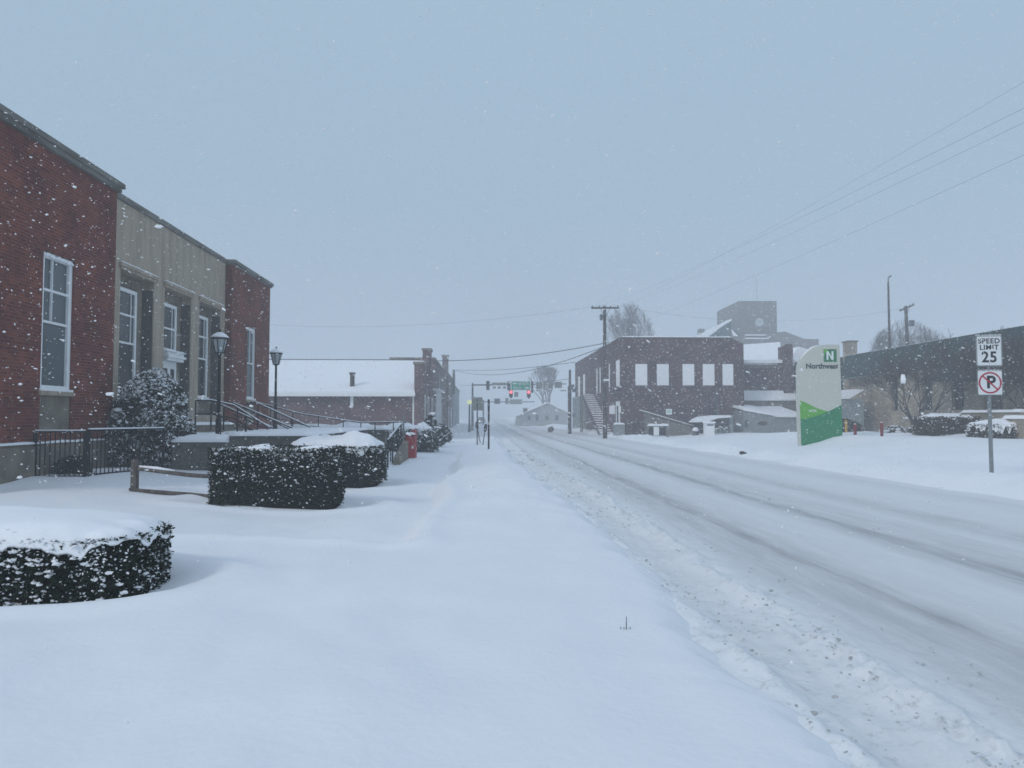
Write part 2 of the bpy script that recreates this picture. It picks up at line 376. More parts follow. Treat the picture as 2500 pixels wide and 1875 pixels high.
# road material: packed snow, greyer where tyres have run
def road_material():
    m = bpy.data.materials.new('packed_snow_road'); m.use_nodes = True; t = m.node_tree; b = t.nodes['Principled BSDF']
    b.inputs['Roughness'].default_value = .7; b.inputs['Specular IOR Level'].default_value = .25
    g = t.nodes.new('ShaderNodeNewGeometry'); mp = t.nodes.new('ShaderNodeMapping'); mp.inputs['Scale'].default_value = (1.6, .10, 1)
    t.links.new(g.outputs['Position'], mp.inputs[0])
    n = t.nodes.new('ShaderNodeTexNoise'); n.inputs['Scale'].default_value = 1; n.inputs['Detail'].default_value = 5; t.links.new(mp.outputs[0], n.inputs[0])
    s = t.nodes.new('ShaderNodeSeparateXYZ'); t.links.new(g.outputs['Position'], s.inputs[0])
    a = t.nodes.new('ShaderNodeMath'); a.operation = 'MULTIPLY_ADD'; t.links.new(n.outputs[0], a.inputs[0]); a.inputs[1].default_value = .55
    t.links.new(s.outputs[0], a.inputs[2])
    r = t.nodes.new('ShaderNodeMapRange'); r.inputs[1].default_value = 1.27; r.inputs[2].default_value = 11.27; t.links.new(a.outputs[0], r.inputs[0])
    c = t.nodes.new('ShaderNodeValToRGB'); t.links.new(r.outputs[0], c.inputs[0])
    def G(v): v = .84-(.84-v)*.93; return (v*.975, v*1.0, v*1.0, 1)
    stops = [(1.0, .86), (1.75, .84), (1.92, .74), (2.15, .74), (2.35, .80), (2.6, .78), (2.9, .64), (3.25, .56), (3.50, .56), (3.57, .40), (3.66, .39), (3.74, .56), (4.1, .70), (4.7, .76), (5.25, .60),
             (5.42, .39), (5.55, .40), (5.66, .58), (6.2, .64), (6.6, .74), (7.05, .60), (7.35, .57), (7.7, .72), (8.6, .78), (9.7, .68), (9.95, .72), (10.5, .80), (11.0, .84)]
    rmp = c.color_ramp
    rmp.elements[0].position = 0; rmp.elements[0].color = G(stops[0][1]); rmp.elements[1].position = 1; rmp.elements[1].color = G(stops[-1][1])
    for x, v in stops[1:-1]:
        el_ = rmp.elements.new((x-1.0)/10); el_.color = G(v)
    # torn snow patches and fine streaks over the tracks
    mp2 = t.nodes.new('ShaderNodeMapping'); mp2.inputs['Scale'].default_value = (5, .55, 1); t.links.new(g.outputs['Position'], mp2.inputs[0])
    n2 = t.nodes.new('ShaderNodeTexNoise'); n2.inputs['Scale'].default_value = 1.3; n2.inputs['Detail'].default_value = 7; n2.inputs['Roughness'].default_value = .65; t.links.new(mp2.outputs[0], n2.inputs[0])
    r2 = t.nodes.new('ShaderNodeMapRange'); r2.inputs[1].default_value = .40; r2.inputs[2].default_value = .72; r2.inputs[3].default_value = 0; r2.inputs[4].default_value = .55; t.links.new(n2.outputs[0], r2.inputs[0])
    x = t.nodes.new('ShaderNodeMix'); x.data_type = 'RGBA'; x.inputs[7].default_value = (.80, .82, .83, 1)
    t.links.new(r2.outputs[0], x.inputs[0]); t.links.new(c.outputs[0], x.inputs[6]); t.links.new(x.outputs[2], b.inputs['Base Color'])
    # dirty crumbs in the thrown-up slush next to the kerb
    n4 = t.nodes.new('ShaderNodeTexNoise'); n4.inputs['Scale'].default_value = 9; n4.inputs['Detail'].default_value = 8; n4.inputs['Roughness'].default_value = .75; t.links.new(g.outputs['Position'], n4.inputs[0])
    r4 = t.nodes.new('ShaderNodeMapRange'); r4.inputs[1].default_value = .54; r4.inputs[2].default_value = .66; t.links.new(n4.outputs[0], r4.inputs[0])
    r5 = t.nodes.new('ShaderNodeMapRange'); r5.inputs[1].default_value = 3.9; r5.inputs[2].default_value = 2.2; r5.inputs[3].default_value = 0; r5.inputs[4].default_value = .55; t.links.new(a.outputs[0], r5.inputs[0])
    m4 = t.nodes.new('ShaderNodeMath'); m4.operation = 'MULTIPLY'; t.links.new(r4.outputs[0], m4.inputs[0]); t.links.new(r5.outputs[0], m4.inputs[1])
    x4 = t.nodes.new('ShaderNodeMix'); x4.data_type = 'RGBA'; x4.inputs[7].default_value = (.40, .41, .39, 1)
    t.links.new(m4.outputs[0], x4.inputs[0]); t.links.new(x.outputs[2], x4.inputs[6]); t.links.new(x4.outputs[2], b.inputs['Base Color'])
    n3 = t.nodes.new('ShaderNodeTexNoise'); n3.inputs['Scale'].default_value = 18; n3.inputs['Detail'].default_value = 5; t.links.new(g.outputs['Position'], n3.inputs[0])
    bp = t.nodes.new('ShaderNodeBump'); bp.inputs['Strength'].default_value = .35; bp.inputs['Distance'].default_value = .02
    t.links.new(n3.outputs[0], bp.inputs['Height']); t.links.new(bp.outputs[0], b.inputs['Normal'])
    return m
M['road'] = road_material()
solo('road', gridmb(RX, RY, RZ), M['road'], kind='structure', smooth=True)

# slush clods thrown up along the wheel ruts
mb = MB(); rg = np.random.default_rng(5)
for i in range(1300):
    y_ = 3.0 + 33*rg.random()**1.4
    lane = rg.choice([1.76, 2.36, 2.85, 3.1, 5.6, 2.1], p=[.34, .34, .1, .07, .05, .1])
    if fbm(np.array([lane*3.1]), np.array([y_*.8]), 2, 91)[0] < -.08: continue
    x_ = lane - (.5*float(sst(14, 28, np.array(y_))) if lane < 3 else 0) + rg.normal(0, .10)+.12*math.sin(y_*1.3)*.4; s_ = rg.uniform(.0025, .008)*(1.6 if rg.random() < .08 else 1)*(1+.05*y_)
    mb.blob((x_, y_, roadz(x_, y_)+s_*.25+(.05 if lane in (1.76, 2.36) else 0)), (s_*rg.uniform(.8, 1.5), s_*rg.uniform(.8, 1.5), s_*.7), .22, rg)
solo('slush_clods', mb, M['slush'], 'small grey clods of slush strewn along the wheel ruts', 'slush', kind='stuff')
# bits of twig sticking out of the near snow
for (px, py, h_) in ((1529, 1560, .075),):
    d = ray(px, py); t_ = 1.5/-d.z; p = CAM+d*t_
    b = MB(); z0 = gz(p.x, p.y)-.02
    b.tube([(p.x, p.y, z0), (p.x+.002, p.y, z0+h_+.03)], [.004, .002], 5)
    for a in (-.03, .022, -.012): b.tube([(p.x+a, p.y+.01, z0), (p.x+a*1.3, p.y, z0+h_*.5)], [.004, .002], 5)
    solo('twig', b, M['bark'], 'dark twig tips poking out of the smooth snow in the foreground', 'twig')

# ------------------------------------------------------------------ walls with openings
def wall(mb, axis, plane, back, u0, u1, v0, v1, holes=()):
    us = sorted({u0, u1, *[h[0] for h in holes], *[h[1] for h in holes]}); vs = sorted({v0, v1, *[h[2] for h in holes], *[h[3] for h in holes]})
    us = [u for u in us if u0 <= u <= u1]; vs = [v for v in vs if v0 <= v <= v1]
    def solid(i, j):
        if i < 0 or j < 0 or i >= len(us)-1 or j >= len(vs)-1: return False
        cu, cv = (us[i]+us[i+1])/2, (vs[j]+vs[j+1])/2
        return not any(h[0] < cu < h[1] and h[2] < cv < h[3] for h in holes)
    def P(u, v, a): return (a, u, v) if axis == 'x' else (u, a, v)
    V = []; F = []
    def quad(*p): F.append(tuple(range(len(V), len(V)+4))); V.extend(p)
    for i in range(len(us)-1):
        for j in range(len(vs)-1):
            if not solid(i, j): continue
            a, b_, c, d = us[i], us[i+1], vs[j], vs[j+1]
            quad(P(a, c, plane), P(b_, c, plane), P(b_, d, plane), P(a, d, plane))
            quad(P(a, c, back), P(a, d, back), P(b_, d, back), P(b_, c, back))
            if not solid(i-1, j): quad(P(a, c, plane), P(a, d, plane), P(a, d, back), P(a, c, back))
            if not solid(i+1, j): quad(P(b_, c, plane), P(b_, c, back), P(b_, d, back), P(b_, d, plane))
            if not solid(i, j-1): quad(P(a, c, plane), P(a, c, back), P(b_, c, back), P(b_, c, plane))
            if not solid(i, j+1): quad(P(a, d, plane), P(b_, d, plane), P(b_, d, back), P(a, d, back))
    return mb.add(V, F)
def window(parent, axis, plane, u0, u1, v0, v1, sgn, fw=.07, depth=.08, bars=(), vbars=(), glass='glass', frame='white', sill=True, snow=True, label=None):
    """sgn: direction the window looks along its axis; plane: outer face of frame"""
    def B(m, a, b, c, d, p, q):
        (m.box(p, q, a, b, c, d) if axis == 'x' else m.box(a, b, p, q, c, d))
    f = MB(); p, q = plane, plane-sgn*depth
    B(f, u0, u0+fw, v0, v1, p, q); B(f, u1-fw, u1, v0, v1, p, q); B(f, u0+fw, u1-fw, v1-fw, v1, p, q); B(f, u0+fw, u1-fw, v0, v0+fw, p, q)
    for z in bars: B(f, u0+fw, u1-fw, z-.028, z+.028, p-sgn*.012, q)
    for u in vbars: B(f, u[0]-.014, u[0]+.014, u[1], u[2], p-sgn*.016, q)
    fr = part('window', f, M[frame], parent, label=label)
    g = MB(); B(g, u0+fw*.9, u1-fw*.9, v0+fw*.9, v1-fw*.9, p-sgn*depth*.55, p-sgn*depth*.8); part('pane', g, M[glass], fr)
    if sill:
        s_ = MB(); B(s_, u0-.05, u1+.05, v0-.10, v0-.003, p+sgn*.10, q); part('sill', s_, M['limestone'], fr)
        if snow:
            s2 = MB(); B(s2, u0-.03, u1+.03, v0, v0+.05, p+sgn*.08, p+sgn*.004); part('snow', s2, M['snowcap'], fr)
    return fr
def snow_strip(parent, x0, x1, y0, y1, z, h=.05, seed=0, step=.12, name='snow'):
    """uneven line of snow lying on a ledge"""
    lx_, ly_ = x1-x0, y1-y0; nx = max(3, int(lx_/step)+2); ny = max(3, int(ly_/step)+2)
    X, Y = np.meshgrid(np.linspace(x0, x1, nx), np.linspace(y0, y1, ny))
    ed = np.minimum(np.minimum(X-x0, x1-X)/max(.02, min(lx_, .3)*.25), np.minimum(Y-y0, y1-Y)/max(.02, min(ly_, .3)*.25)); ed = np.clip(ed, 0, 1)
    Z = z + h*(.25+.75*np.sqrt(ed))*(1+.5*fbm(X*2+seed, Y*2, 3, seed))
    m = gridmb(X, Y, Z); n = X.size; ring = list(range(nx)) + [r*nx+nx-1 for r in range(1, ny)] + [(ny-1)*nx+c for c in range(nx-2, -1, -1)] + [r*nx for r in range(ny-2, 0, -1)]
    rv = [(X.flat[i], Y.flat[i], z-.002) for i in ring]; k = len(ring); base = m.n
    m.v.append(np.array(rv)); m.n += k
    m.f.append(np.array([[ring[i], base+i, base+(i+1) % k, ring[(i+1) % k]] for i in range(k)]))
    m.f.append(np.array([[base+i for i in range(k)]]))
    return part(name, m, M['snowcap'], parent, smooth=True)

# ------------------------------------------------------------------ the brick and limestone public building on the left
PO = thing('public_building', 'long red brick building with a pale limestone entrance centre, nearest on the left', 'building', (-10, 25, 0))
X0 = -10.0; XM = -10.25; ZT = 7.67
A0, A1, B0, B1 = 13.2, 20.92, 30.5, 35.95
wA = (17.55, 18.86, 1.17, 5.32); wB = (32.6, 33.8, 1.20, 5.40)
m = MB(); wall(m, 'x', X0, X0-.4, A0, A1, .92, ZT, [wA])
m.box(X0-18, X0-.403, A0, A0+.4, .92, ZT); m.box(X0-18, X0-.403, A1-.4, A1, .92, ZT)
part('wall', m, M['brick_red'], PO, label='red brick wall of the near wing')
m = MB(); wall(m, 'x', X0, X0-.4, B0, B1, .92, ZT-.05, [wB])
m.box(X0-18, X0-.403, B0, B0+.4, .92, ZT-.05); m.box(X0-18, X0-.403, B1-.4, B1, .92, ZT-.05)
part('wall', m, M['brick_red'], PO, label='red brick wall of the far wing')
bays = [(21.75, 23.95), (24.75, 27.0), (27.75, 30.0)]
m = MB(); wall(m, 'x', XM, XM-.40, A1+.003, B0-.003, .3, 7.66, [(a, b, (1.25 if k == 1 else 1.6), 5.72) for k, (a, b) in enumerate(bays)])
m.box(XM-.403, XM-17, A1+.1, B0-.1, .3, 7.5)
part('stone_front', m, M['limestone'], PO)
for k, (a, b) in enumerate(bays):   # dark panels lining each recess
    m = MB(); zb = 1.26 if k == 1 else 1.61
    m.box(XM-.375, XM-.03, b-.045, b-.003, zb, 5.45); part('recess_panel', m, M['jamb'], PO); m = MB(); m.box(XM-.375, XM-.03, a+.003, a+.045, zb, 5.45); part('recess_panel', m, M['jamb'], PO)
    m = MB(); m.box(XM, XM+.09, a-.12, b+.12, 5.80, 5.90); m.box(XM, XM+.05, a-.06, b+.06, 5.72, 5.797); part('ledge', m, M['limestone'], PO)
    snow_strip(PO, XM, XM+.10, a-.12, b+.12, 5.902, .05, k)
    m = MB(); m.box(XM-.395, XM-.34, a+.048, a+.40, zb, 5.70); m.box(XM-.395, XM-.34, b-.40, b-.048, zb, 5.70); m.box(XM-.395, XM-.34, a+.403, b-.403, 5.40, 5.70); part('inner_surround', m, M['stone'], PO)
    c = (a+b)/2+.02
    if k != 1:
        window(PO, 'x', XM-.30, c-.60, c+.60, 2.22, 5.33, 1, .11, .09, bars=(3.72, 4.55), vbars=((c+.28, 3.75, 5.22),), glass='glass')
        m = MB(); m.box(XM-.395, XM-.34, a+.403, b-.403, 1.62, 2.11); part('spandrel', m, M['stone'], PO)
    else:
        window(PO, 'x', XM-.30, c-.60, c+.60, 3.72, 5.33, 1, .11, .09, bars=(4.5,), vbars=((c+.28, 3.8, 5.22),), sill=False, snow=False)
        m = MB(); m.box(XM-.36, XM-.06, c-.68, c+.68, 3.40, 3.69); m.box(XM-.36, XM, c-.74, c+.74, 3.50, 3.58); hd = part('door_hood', m, M['white'], PO)
        snow_strip(hd, XM-.3, XM+.02, c-.7, c+.7, 3.692, .07, 4)
        m = MB(); zb = 1.26
        wall(m, 'x', XM-.28, XM-.34, c-.60, c+.60, zb, 3.39, [(c-.46, c-.1, 2.1, 3.15), (c+.1, c+.46, 2.1, 3.15)])
        dr = part('door', m, M['white'], PO)
        for q in (-.28, .28):
            m = MB(); m.box(XM-.30, XM-.32, c+q-.19, c+q+.19, 2.09, 3.16); part('pane', m, M['glass'], dr)
        m = MB(); m.box(XM-.28, XM-.22, c-.05, c-.02, 2.1, 2.5); part('handle', m, M['steel'], dr)
# copings
m = MB(); m.box(X0-.5, X0+.10, A0-.1, A1+.06, ZT, ZT+.12); m.box(X0-.55, X0+.16, A0-.15, A1+.14, ZT+.123, ZT+.25); part('coping', m, M['coping'], PO)
m = MB(); m.box(XM-.5, XM+.06, A1+.15, B0-.003, 7.663, 7.83); part('coping', m, M['coping'], PO)
m = MB(); m.box(X0-.5, X0+.07, B0-.003, B1+.08, ZT-.047, ZT+.02); m.box(X0-.55, X0+.13, B0-.02, B1+.14, ZT+.023, ZT+.16); part('coping', m, M['coping'], PO)
m = MB(); m.box(X0-17.9, X0-.56, A0+.42, B1-.42, 7.2, 7.35); part('roof', m, M['snowcap'], PO)
# stone base course with its snowy ledge
m = MB(); m.box(X0-.4, X0+.09, A0, A1, -.6, .86); m.box(X0-.4, X0+.05, A0, A1, .863, .917); part('stone_base', m, M['stone'], PO)
m = MB(); m.box(X0-.4, X0+.09, B0, B1, -.6, .86); part('stone_base', m, M['stone'], PO)
snow_strip(PO, X0-.0, X0+.09, A0, A1, .918, .05, 9)
window(PO, 'x', X0-.05, wA[0], wA[1], 2.12, 5.32, 1, .13, .12, bars=(3.72, 4.46), vbars=((18.05, 3.76, 5.18),), glass='glass_blind')
window(PO, 'x', X0-.05, wB[0], wB[1], 2.28, 5.40, 1, .13, .12, bars=(3.85,), vbars=((33.2, 3.9, 5.3),), glass='glass_blind')
for a in (wA, wB):
    m = MB(); m.box(X0-.10, X0-.04, a[0]+.003, a[1]-.003, a[2], 2.015); part('spandrel', m, M['stone'], PO)
# lumpy snow sticking to the head of the near window
m = MB()
for i in range(26):
    y_ = 17.6+1.2*i/25; m.blob((X0-.03, y_, 5.27-.03*random.random()), (.035, .05, .03+.03*random.random()), .2)
part('window_snow', m, M['snowcap'], PO, smooth=True)

# ------------------------------------------------------------------ foliage
def cards(c, n, size, up=.35, rng=RNG, aspect=.62):
    """n leaf-sized quads centred at the rows of c"""
    a = rng.normal(size=(n, 3)); a /= np.linalg.norm(a, axis=1)[:, None]; a[:, 2] = a[:, 2]*.5+up*rng.random(n); a /= np.linalg.norm(a, axis=1)[:, None]
    b = rng.normal(size=(n, 3)); b -= (b*a).sum(1)[:, None]*a; b /= np.linalg.norm(b, axis=1)[:, None]
    s = size*(.6+.8*rng.random((n, 1))); u = a*s; v = b*s*aspect
    V = np.stack([c-u, c+v*.9, c+u, c-v*.9], 1).reshape(-1, 3)
    return V, np.arange(4*n).reshape(n, 4)
def foliage_surface(c, half, n, corner=.22, rng=RNG, top=True, ex=.05):
    """random points in a shell on a rounded box"""
    out = []
    hx, hy, hz = half
    A = np.array([hx*hz*2, hy*hz*2, hx*hy*(1.0 if top else 0)]); A = A/A.sum()
    k = rng.choice(3, n, p=A); P = rng.uniform(-1, 1, (n, 3)); s = rng.choice([-1, 1], n)
    P[k == 1, 0] = s[k == 1]; P[k == 0, 1] = s[k == 0]; P[k == 2, 2] = 1
    # round the vertical corners (superellipse)
    q = (np.abs(P[:, 0])**5+np.abs(P[:, 1])**5)**(1/5); q = np.maximum(q, 1e-6); f = np.where(q > 1, 1/q, 1)
    P[:, 0] *= f; P[:, 1] *= f
    W = P*np.array(half)
    d = rng.normal(0, ex, (n, 1))-ex*.6; nrm = P.copy(); nrm[:, 2] *= .6; nrm /= np.linalg.norm(nrm, axis=1)[:, None]+1e-6
    lump = fbm(W[:, 0]*2.2+W[:, 2]*1.7+c[0], W[:, 1]*2.2+W[:, 2]*1.3+c[1], 3, 5)[:, None]*ex*2.2
    return W+nrm*(d+lump)+np.array(c)
def hedge(label, x0, x1, y0, y1, z0, z1, n, leaf, cap, snowclumps, group=None, mats=('leaf', 'core'), capkw={}, seed=1, cat='hedge', name='hedge', bits=.12):
    rg = np.random.default_rng(seed)
    cx, cy_, cz = (x0+x1)/2, (y0+y1)/2, (z0+z1)/2; half = ((x1-x0)/2, (y1-y0)/2, (z1-z0)/2)
    t = thing(name, label, cat, (cx, cy_, z0), group)
    m = MB(); N_ = 28                                                       # inner thicket
    for zf, sc in ((z0-.1, .86), ):
        ring = []
        for k in range(N_):
            th = 2*math.pi*k/N_; c_, s_ = math.cos(th), math.sin(th)
            q = (abs(c_)**5+abs(s_)**5)**(-1/5); ring.append((cx+c_*q*(half[0]-leaf*1.6), cy_+s_*q*(half[1]-leaf*1.6)))
        m.prism(ring, 'z', z0-.15, z1-leaf*1.2)
    part('branches', m, M[mats[1]], t)
    P = foliage_surface((cx, cy_, cz), half, n, rng=rg, ex=leaf*1.1)
    V, F = cards(P, n, leaf, rng=rg); m = MB().add(V, F); part('leaves', m, M[mats[0]], t)
    # snow caught on the leaves
    m = MB(); nb = int(n*bits); P = foliage_surface((cx, cy_, cz), (half[0]+leaf*.3, half[1]+leaf*.3, half[2]), nb*3, rng=rg, ex=leaf*.6)
    hz = (P[:, 2]-z0)/(z1-z0); keep = rg.random(len(P)) < (.12+.55*np.clip(hz, 0, 1)**2.2)*(1+1.4*fbm(P[:, 0]*3+P[:, 1]*2, P[:, 2]*4, 2, 17)); P = P[keep]
    V, F = cards(P+np.array([0, 0, leaf*.25]), len(P), leaf*.62, up=.2, rng=rg, aspect=.75); m.add(V, F)
    for i in range(snowclumps):
        p = foliage_surface((cx, cy_, cz), (half[0]+leaf*.1, half[1]+leaf*.1, half[2]), 1, rng=rg, ex=leaf*.4)[0]
        if rg.random() > .12+.88*np.clip((p[2]-z0)/(z1-z0), 0, 1)**1.6 or fbm(np.array([p[0]*3.2+p[1]*2]), np.array([p[2]*4.5]), 2, 63)[0] < -.05: continue
        r = leaf*rg.uniform(.3, 1.15); m.blob(p, (r*1.3, r*1.2, r*.6), .28, rg)
    if m.n: part('snow_flecks', m, M['snowcap'], t)
    if cap > 0:
        nx, ny = 70, 44; U, Vv = np.meshgrid(np.linspace(-1, 1, nx), np.linspace(-1, 1, ny))
        q = (np.abs(U)**4.5+np.abs(Vv)**4.5)**(1/4.5); mx_ = np.maximum(np.abs(U), np.abs(Vv)); f = mx_/np.maximum(q, 1e-6)
        ov = capkw.get('over', .03)
        X = cx+U*f*(half[0]+ov); Y = cy_+Vv*f*(half[1]+ov)
        edge = 1-mx_**capkw.get('round', 6)
        lump = fbm(X*capkw.get('freq', 1.6)+seed, Y*capkw.get('freq', 1.6), 4, seed)
        Z = z1-leaf*.2 + cap*(edge**.5)*(1+capkw.get('lump', .5)*lump) - leaf*2.6*(mx_**9)*(.9+2.6*fbm(X*6, Y*6, 3, seed+3))
        m = gridmb(X, Y, Z); Zb = np.minimum(Z-.02, z1-leaf*.8); m2 = gridmb(X, Y, Zb); m2.f = [f_[:, ::-1] for f_ in m2.f]
        off = m.n; m.v += m2.v; m.f += [f_+off for f_ in m2.f]; m.n += m2.n
        ring = list(range(nx))+[r*nx+nx-1 for r in range(1, ny)]+[(ny-1)*nx+c for c in range(nx-2, -1, -1)]+[r*nx for r in range(ny-2, 0, -1)]; k = len(ring)
        m.f.append(np.array([[ring[i], off+ring[i], off+ring[(i+1) % k], ring[(i+1) % k]] for i in range(k)]))
        part('snow_cap', m, M['snowcap'], t, smooth=True)
    return t
def dome_shrub(label, c, r, z0, h, n, leaf, group=None, mats=('leaf', 'core'), seed=1, snowfrac=.25, clumps=20, name='shrub', cat='shrub', point=1.0):
    rg = np.random.default_rng(seed); t = thing(name, label, cat, (c[0], c[1], z0), group)
    def prof(f): return np.clip(1-np.abs(f)**(2.4*point), 0, 1)**(.55/point)*(1-.25*np.clip(1-f*4, 0, 1)**2)
    m = MB(); m.lathe([(max(.02, float(prof(f))*r[0]*.74), f*h*.93) for f in np.linspace(0, .98, 9)], (c[0], c[1], z0-.05), 12); part('branches', m, M[mats[1]], t)
    f = rg.random(n)**.85; th = rg.random(n)*2*math.pi; rr = prof(f)*(1+.22*fbm(th*1.6+seed, f*5, 3, seed))*(1-.22*rg.random(n)**2)
    P = np.stack([c[0]+np.cos(th)*rr*r[0], c[1]+np.sin(th)*rr*r[1], z0+f*h*(1+.05*fbm(th, f*3, 2, 3))], 1)
    V, F = cards(P, n, leaf, rng=rg); part('leaves', MB().add(V, F), M[mats[0]], t)
    m = MB(); k = rg.random(n) < snowfrac*(.5+fbm(P[:, 0]*3+P[:, 1]*2, P[:, 2]*5, 2, 23)*1.8+.4*f); Q = P[k]+np.array([0, 0, leaf*.35])
    V, F = cards(Q, len(Q), leaf*.8, up=0, rng=rg, aspect=.7); V = V.reshape(-1, 4, 3); mid = V.mean(1, keepdims=True); V[:, :, 2] = mid[:, :, 2]+(V[:, :, 2]-mid[:, :, 2])*1.1; m.add(V.reshape(-1, 3), F)
    for i in range(clumps):
        ff = rg.uniform(.15, .97); a = rg.uniform(-math.pi, .25); q = float(prof(np.array([ff]))[0])*.97
        s_ = leaf*rg.uniform(.6, 1.9)*(1.0 if rg.random() < .3 else .6); m.blob((c[0]+math.cos(a)*q*r[0], c[1]+math.sin(a)*q*r[1], z0+ff*h+leaf*.4), (s_*1.4, s_*1.2, s_*.55), .2, rg)
    part('snow_flecks', m, M['snowcap'], t); return t

hedge('low dark green hedge under a thick smooth cap of snow at the near left corner', -5.8, -2.80, 6.15, 7.25, -.12, .53, 32000, .021, .15, 2600, capkw=dict(lump=.5, freq=.7, round=5, over=.02), seed=3, bits=.26)
hedge('long clipped dark green hedge with a thin broken line of snow along its top', -4.92, -2.6, 13.75, 14.7, -.05, .93, 26000, .027, .045, 420, capkw=dict(lump=2.2, freq=2.0, over=-.03), seed=4, bits=.10)
hedge('rounded dark green hedge behind the long one, buried under a deep lumpy snow cap', -4.6, -2.47, 17.9, 20.0, -.05, .80, 15000, .032, .30, 160, capkw=dict(lump=.9, freq=1.3, round=3, over=.02), seed=5, bits=.10)
dome_shrub('big rounded evergreen shrub with large snow-laden leaves in front of the building entrance', (-9.12, 21.3), (1.2, 1.15), .0, 2.78, 12000, .062, seed=6, snowfrac=.75, clumps=34, point=1.0)
dome_shrub('small leafless dark bush in the basement well behind the near end of the iron railing', (-9.45, 17.95), (.5, .35), .0, .62, 900, .04, seed=16, snowfrac=.08, clumps=3)

# ------------------------------------------------------------------ terrace, steps, rails
T = thing('stone_terrace', 'raised stone terrace with snow on top in front of the building entrance', 'terrace', (-7, 25, 0))
m = MB(); m.box(-10.2, -6.63, 21.9, 31.0, -.4, .86); m.box(-8.1, -6.63, 20.2, 21.897, -.4, .86); m.box(-6.627, -4.6, 20.2, 31.0, -.4, 1.02)
part('retaining_wall', m, M['stone_dark'], T)
snow_strip(T, -8.12, -6.63, 20.18, 31, .862, .16, 31, .15); snow_strip(T, -6.63, -4.55, 20.15, 31, 1.022, .10, 32, .15); snow_strip(T, -10.15, -8.12, 21.9, 31, .862, .16, 33, .15)
ST = thing('entrance_steps', 'snow-covered steps rising to the front door between black handrails', 'steps', (-9, 26, 1))
m = MB(); m.box(-10.24, -9.2, 24.2, 29.0, 1.0, 1.26)
for k in range(3): m.box(-9.197+k*.35, -9.2+(k+1)*.35, 24.2, 29.0, .95, 1.22-.09*(k+1)+.05)
part('treads', m, M['stone'], ST); snow_strip(ST, -10.2, -9.2, 24.2, 29.0, 1.262, .08, 35, .2)
def rail(label, pts, posts, base, mid=(.42,), r=.025, group=None, cat='handrail', name='handrail', extra=None):
    t = thing(name, label, cat, pts[0], group)
    m = MB(); m.tube(pts, r, 8); part('top_rail', m, M['iron'], t, smooth=True)
    m = MB(); m.tube([(p[0], p[1], p[2]+r+.008) for p in pts], r*.75, 6); part('snow', m, M['snowcap'], t, smooth=True)
    for d in mid:
        m = MB(); m.tube([(p[0], p[1], p[2]-d) for p in pts], r*.8, 8); part('lower_rail', m, M['iron'], t, smooth=True)
    for (fx) in posts:
        i = int(fx); f = fx-i; j = min(i+1, len(pts)-1); p = [pts[i][q]*(1-f)+pts[j][q]*f for q in range(3)]
        m = MB(); m.tube([(p[0], p[1], p[2]-.005), (p[0], p[1], base(p[0], p[1]))], r, 8); part('post', m, M['iron'], t, smooth=True)
    return t
tb = lambda x, y: .9
def PT(px, py, Y): return tuple(at(px, py, Y))
rail('short black handrail starting at the big shrub and bending down beside the near lamp', [PT(478, 978, 24.2), PT(516, 978, 24.2), PT(571, 990, 24.9), PT(660, 1046, 24.9)], [0, 1, 2.1], tb, mid=(.42,))
rail('second black handrail sloping down behind the near lamp', [PT(536, 987, 25.6), PT(666, 1045, 25.6)], [.08, .5], tb, mid=(.4,))
rail('third black handrail, sloping down in the middle of the entrance steps', [PT(570, 984, 27.0), PT(720, 1048, 27.0)], [.2, .65], tb, mid=(.4,))
rail('farthest steep black handrail, reaching down to the snow above the rounded hedge', [PT(612, 981, 28.6), PT(622, 981, 28.6), PT(771, 1050, 28.6)], [1.05, 1.6], tb, mid=(.42,))
rb = lambda x, y: .35
rail('long thin black ramp railing running from the second lamp to the stairs by the pavement', [PT(628, 983, 30.6), PT(737, 1011, 30.6), PT(838, 1026, 30.6), PT(881, 1032, 30.8), PT(980, 1031, 30.8)], [.3, .8, 1.4, 2.0, 3.0, 3.35, 3.8, 4.0], rb, mid=(.42,), r=.02)
hr0 = PT(947, 1075, 25.5); hr1 = PT(979, 1036, 30.0)
rail('pavement stair handrail nearest the street with snow along its slanting bars', [hr0, hr1], [0, .33, .66, 1], lambda x, y: gz(x, y)-.1, mid=(.42,), r=.028)
hr2 = PT(950, 1066, 27.6); hr3 = PT(986, 1032, 31.4)
rail('pavement stair handrail on the side away from the street', [hr2, hr3, (hr3[0], hr3[1], hr3[2]+.0)], [.1, .6, 1], lambda x, y: gz(x, y)-.1, mid=(.40,), r=.022)
m = MB(); p = PT(985, 1030, 31.0); m.tube([(p[0], p[1], .1), (p[0], p[1], p[2]+.28)], .035, 8); solo('post', m, M['galv'], 'slim grey post at the top of the pavement stairs beside the red box', 'post')
m = MB(); a = PT(968, 1121, 26.4); b = PT(990, 1082, 29.5)
m.hexa([(a[0]-.12, a[1], -.2), (a[0]+.12, a[1], -.2), (b[0]+.12, b[1], -.2), (b[0]-.12, b[1], -.2), (a[0]-.1, a[1], a[2]+.05), (a[0]+.1, a[1], a[2]+.05), (b[0]+.1, b[1], b[2]+.1), (b[0]-.1, b[1], b[2]+.1)])
ck = thing('stair_kerb', 'sloping concrete kerb wall beside the pavement stairs', 'low wall', (a[0], a[1], 0)); part('block', m, M['stone'], ck)
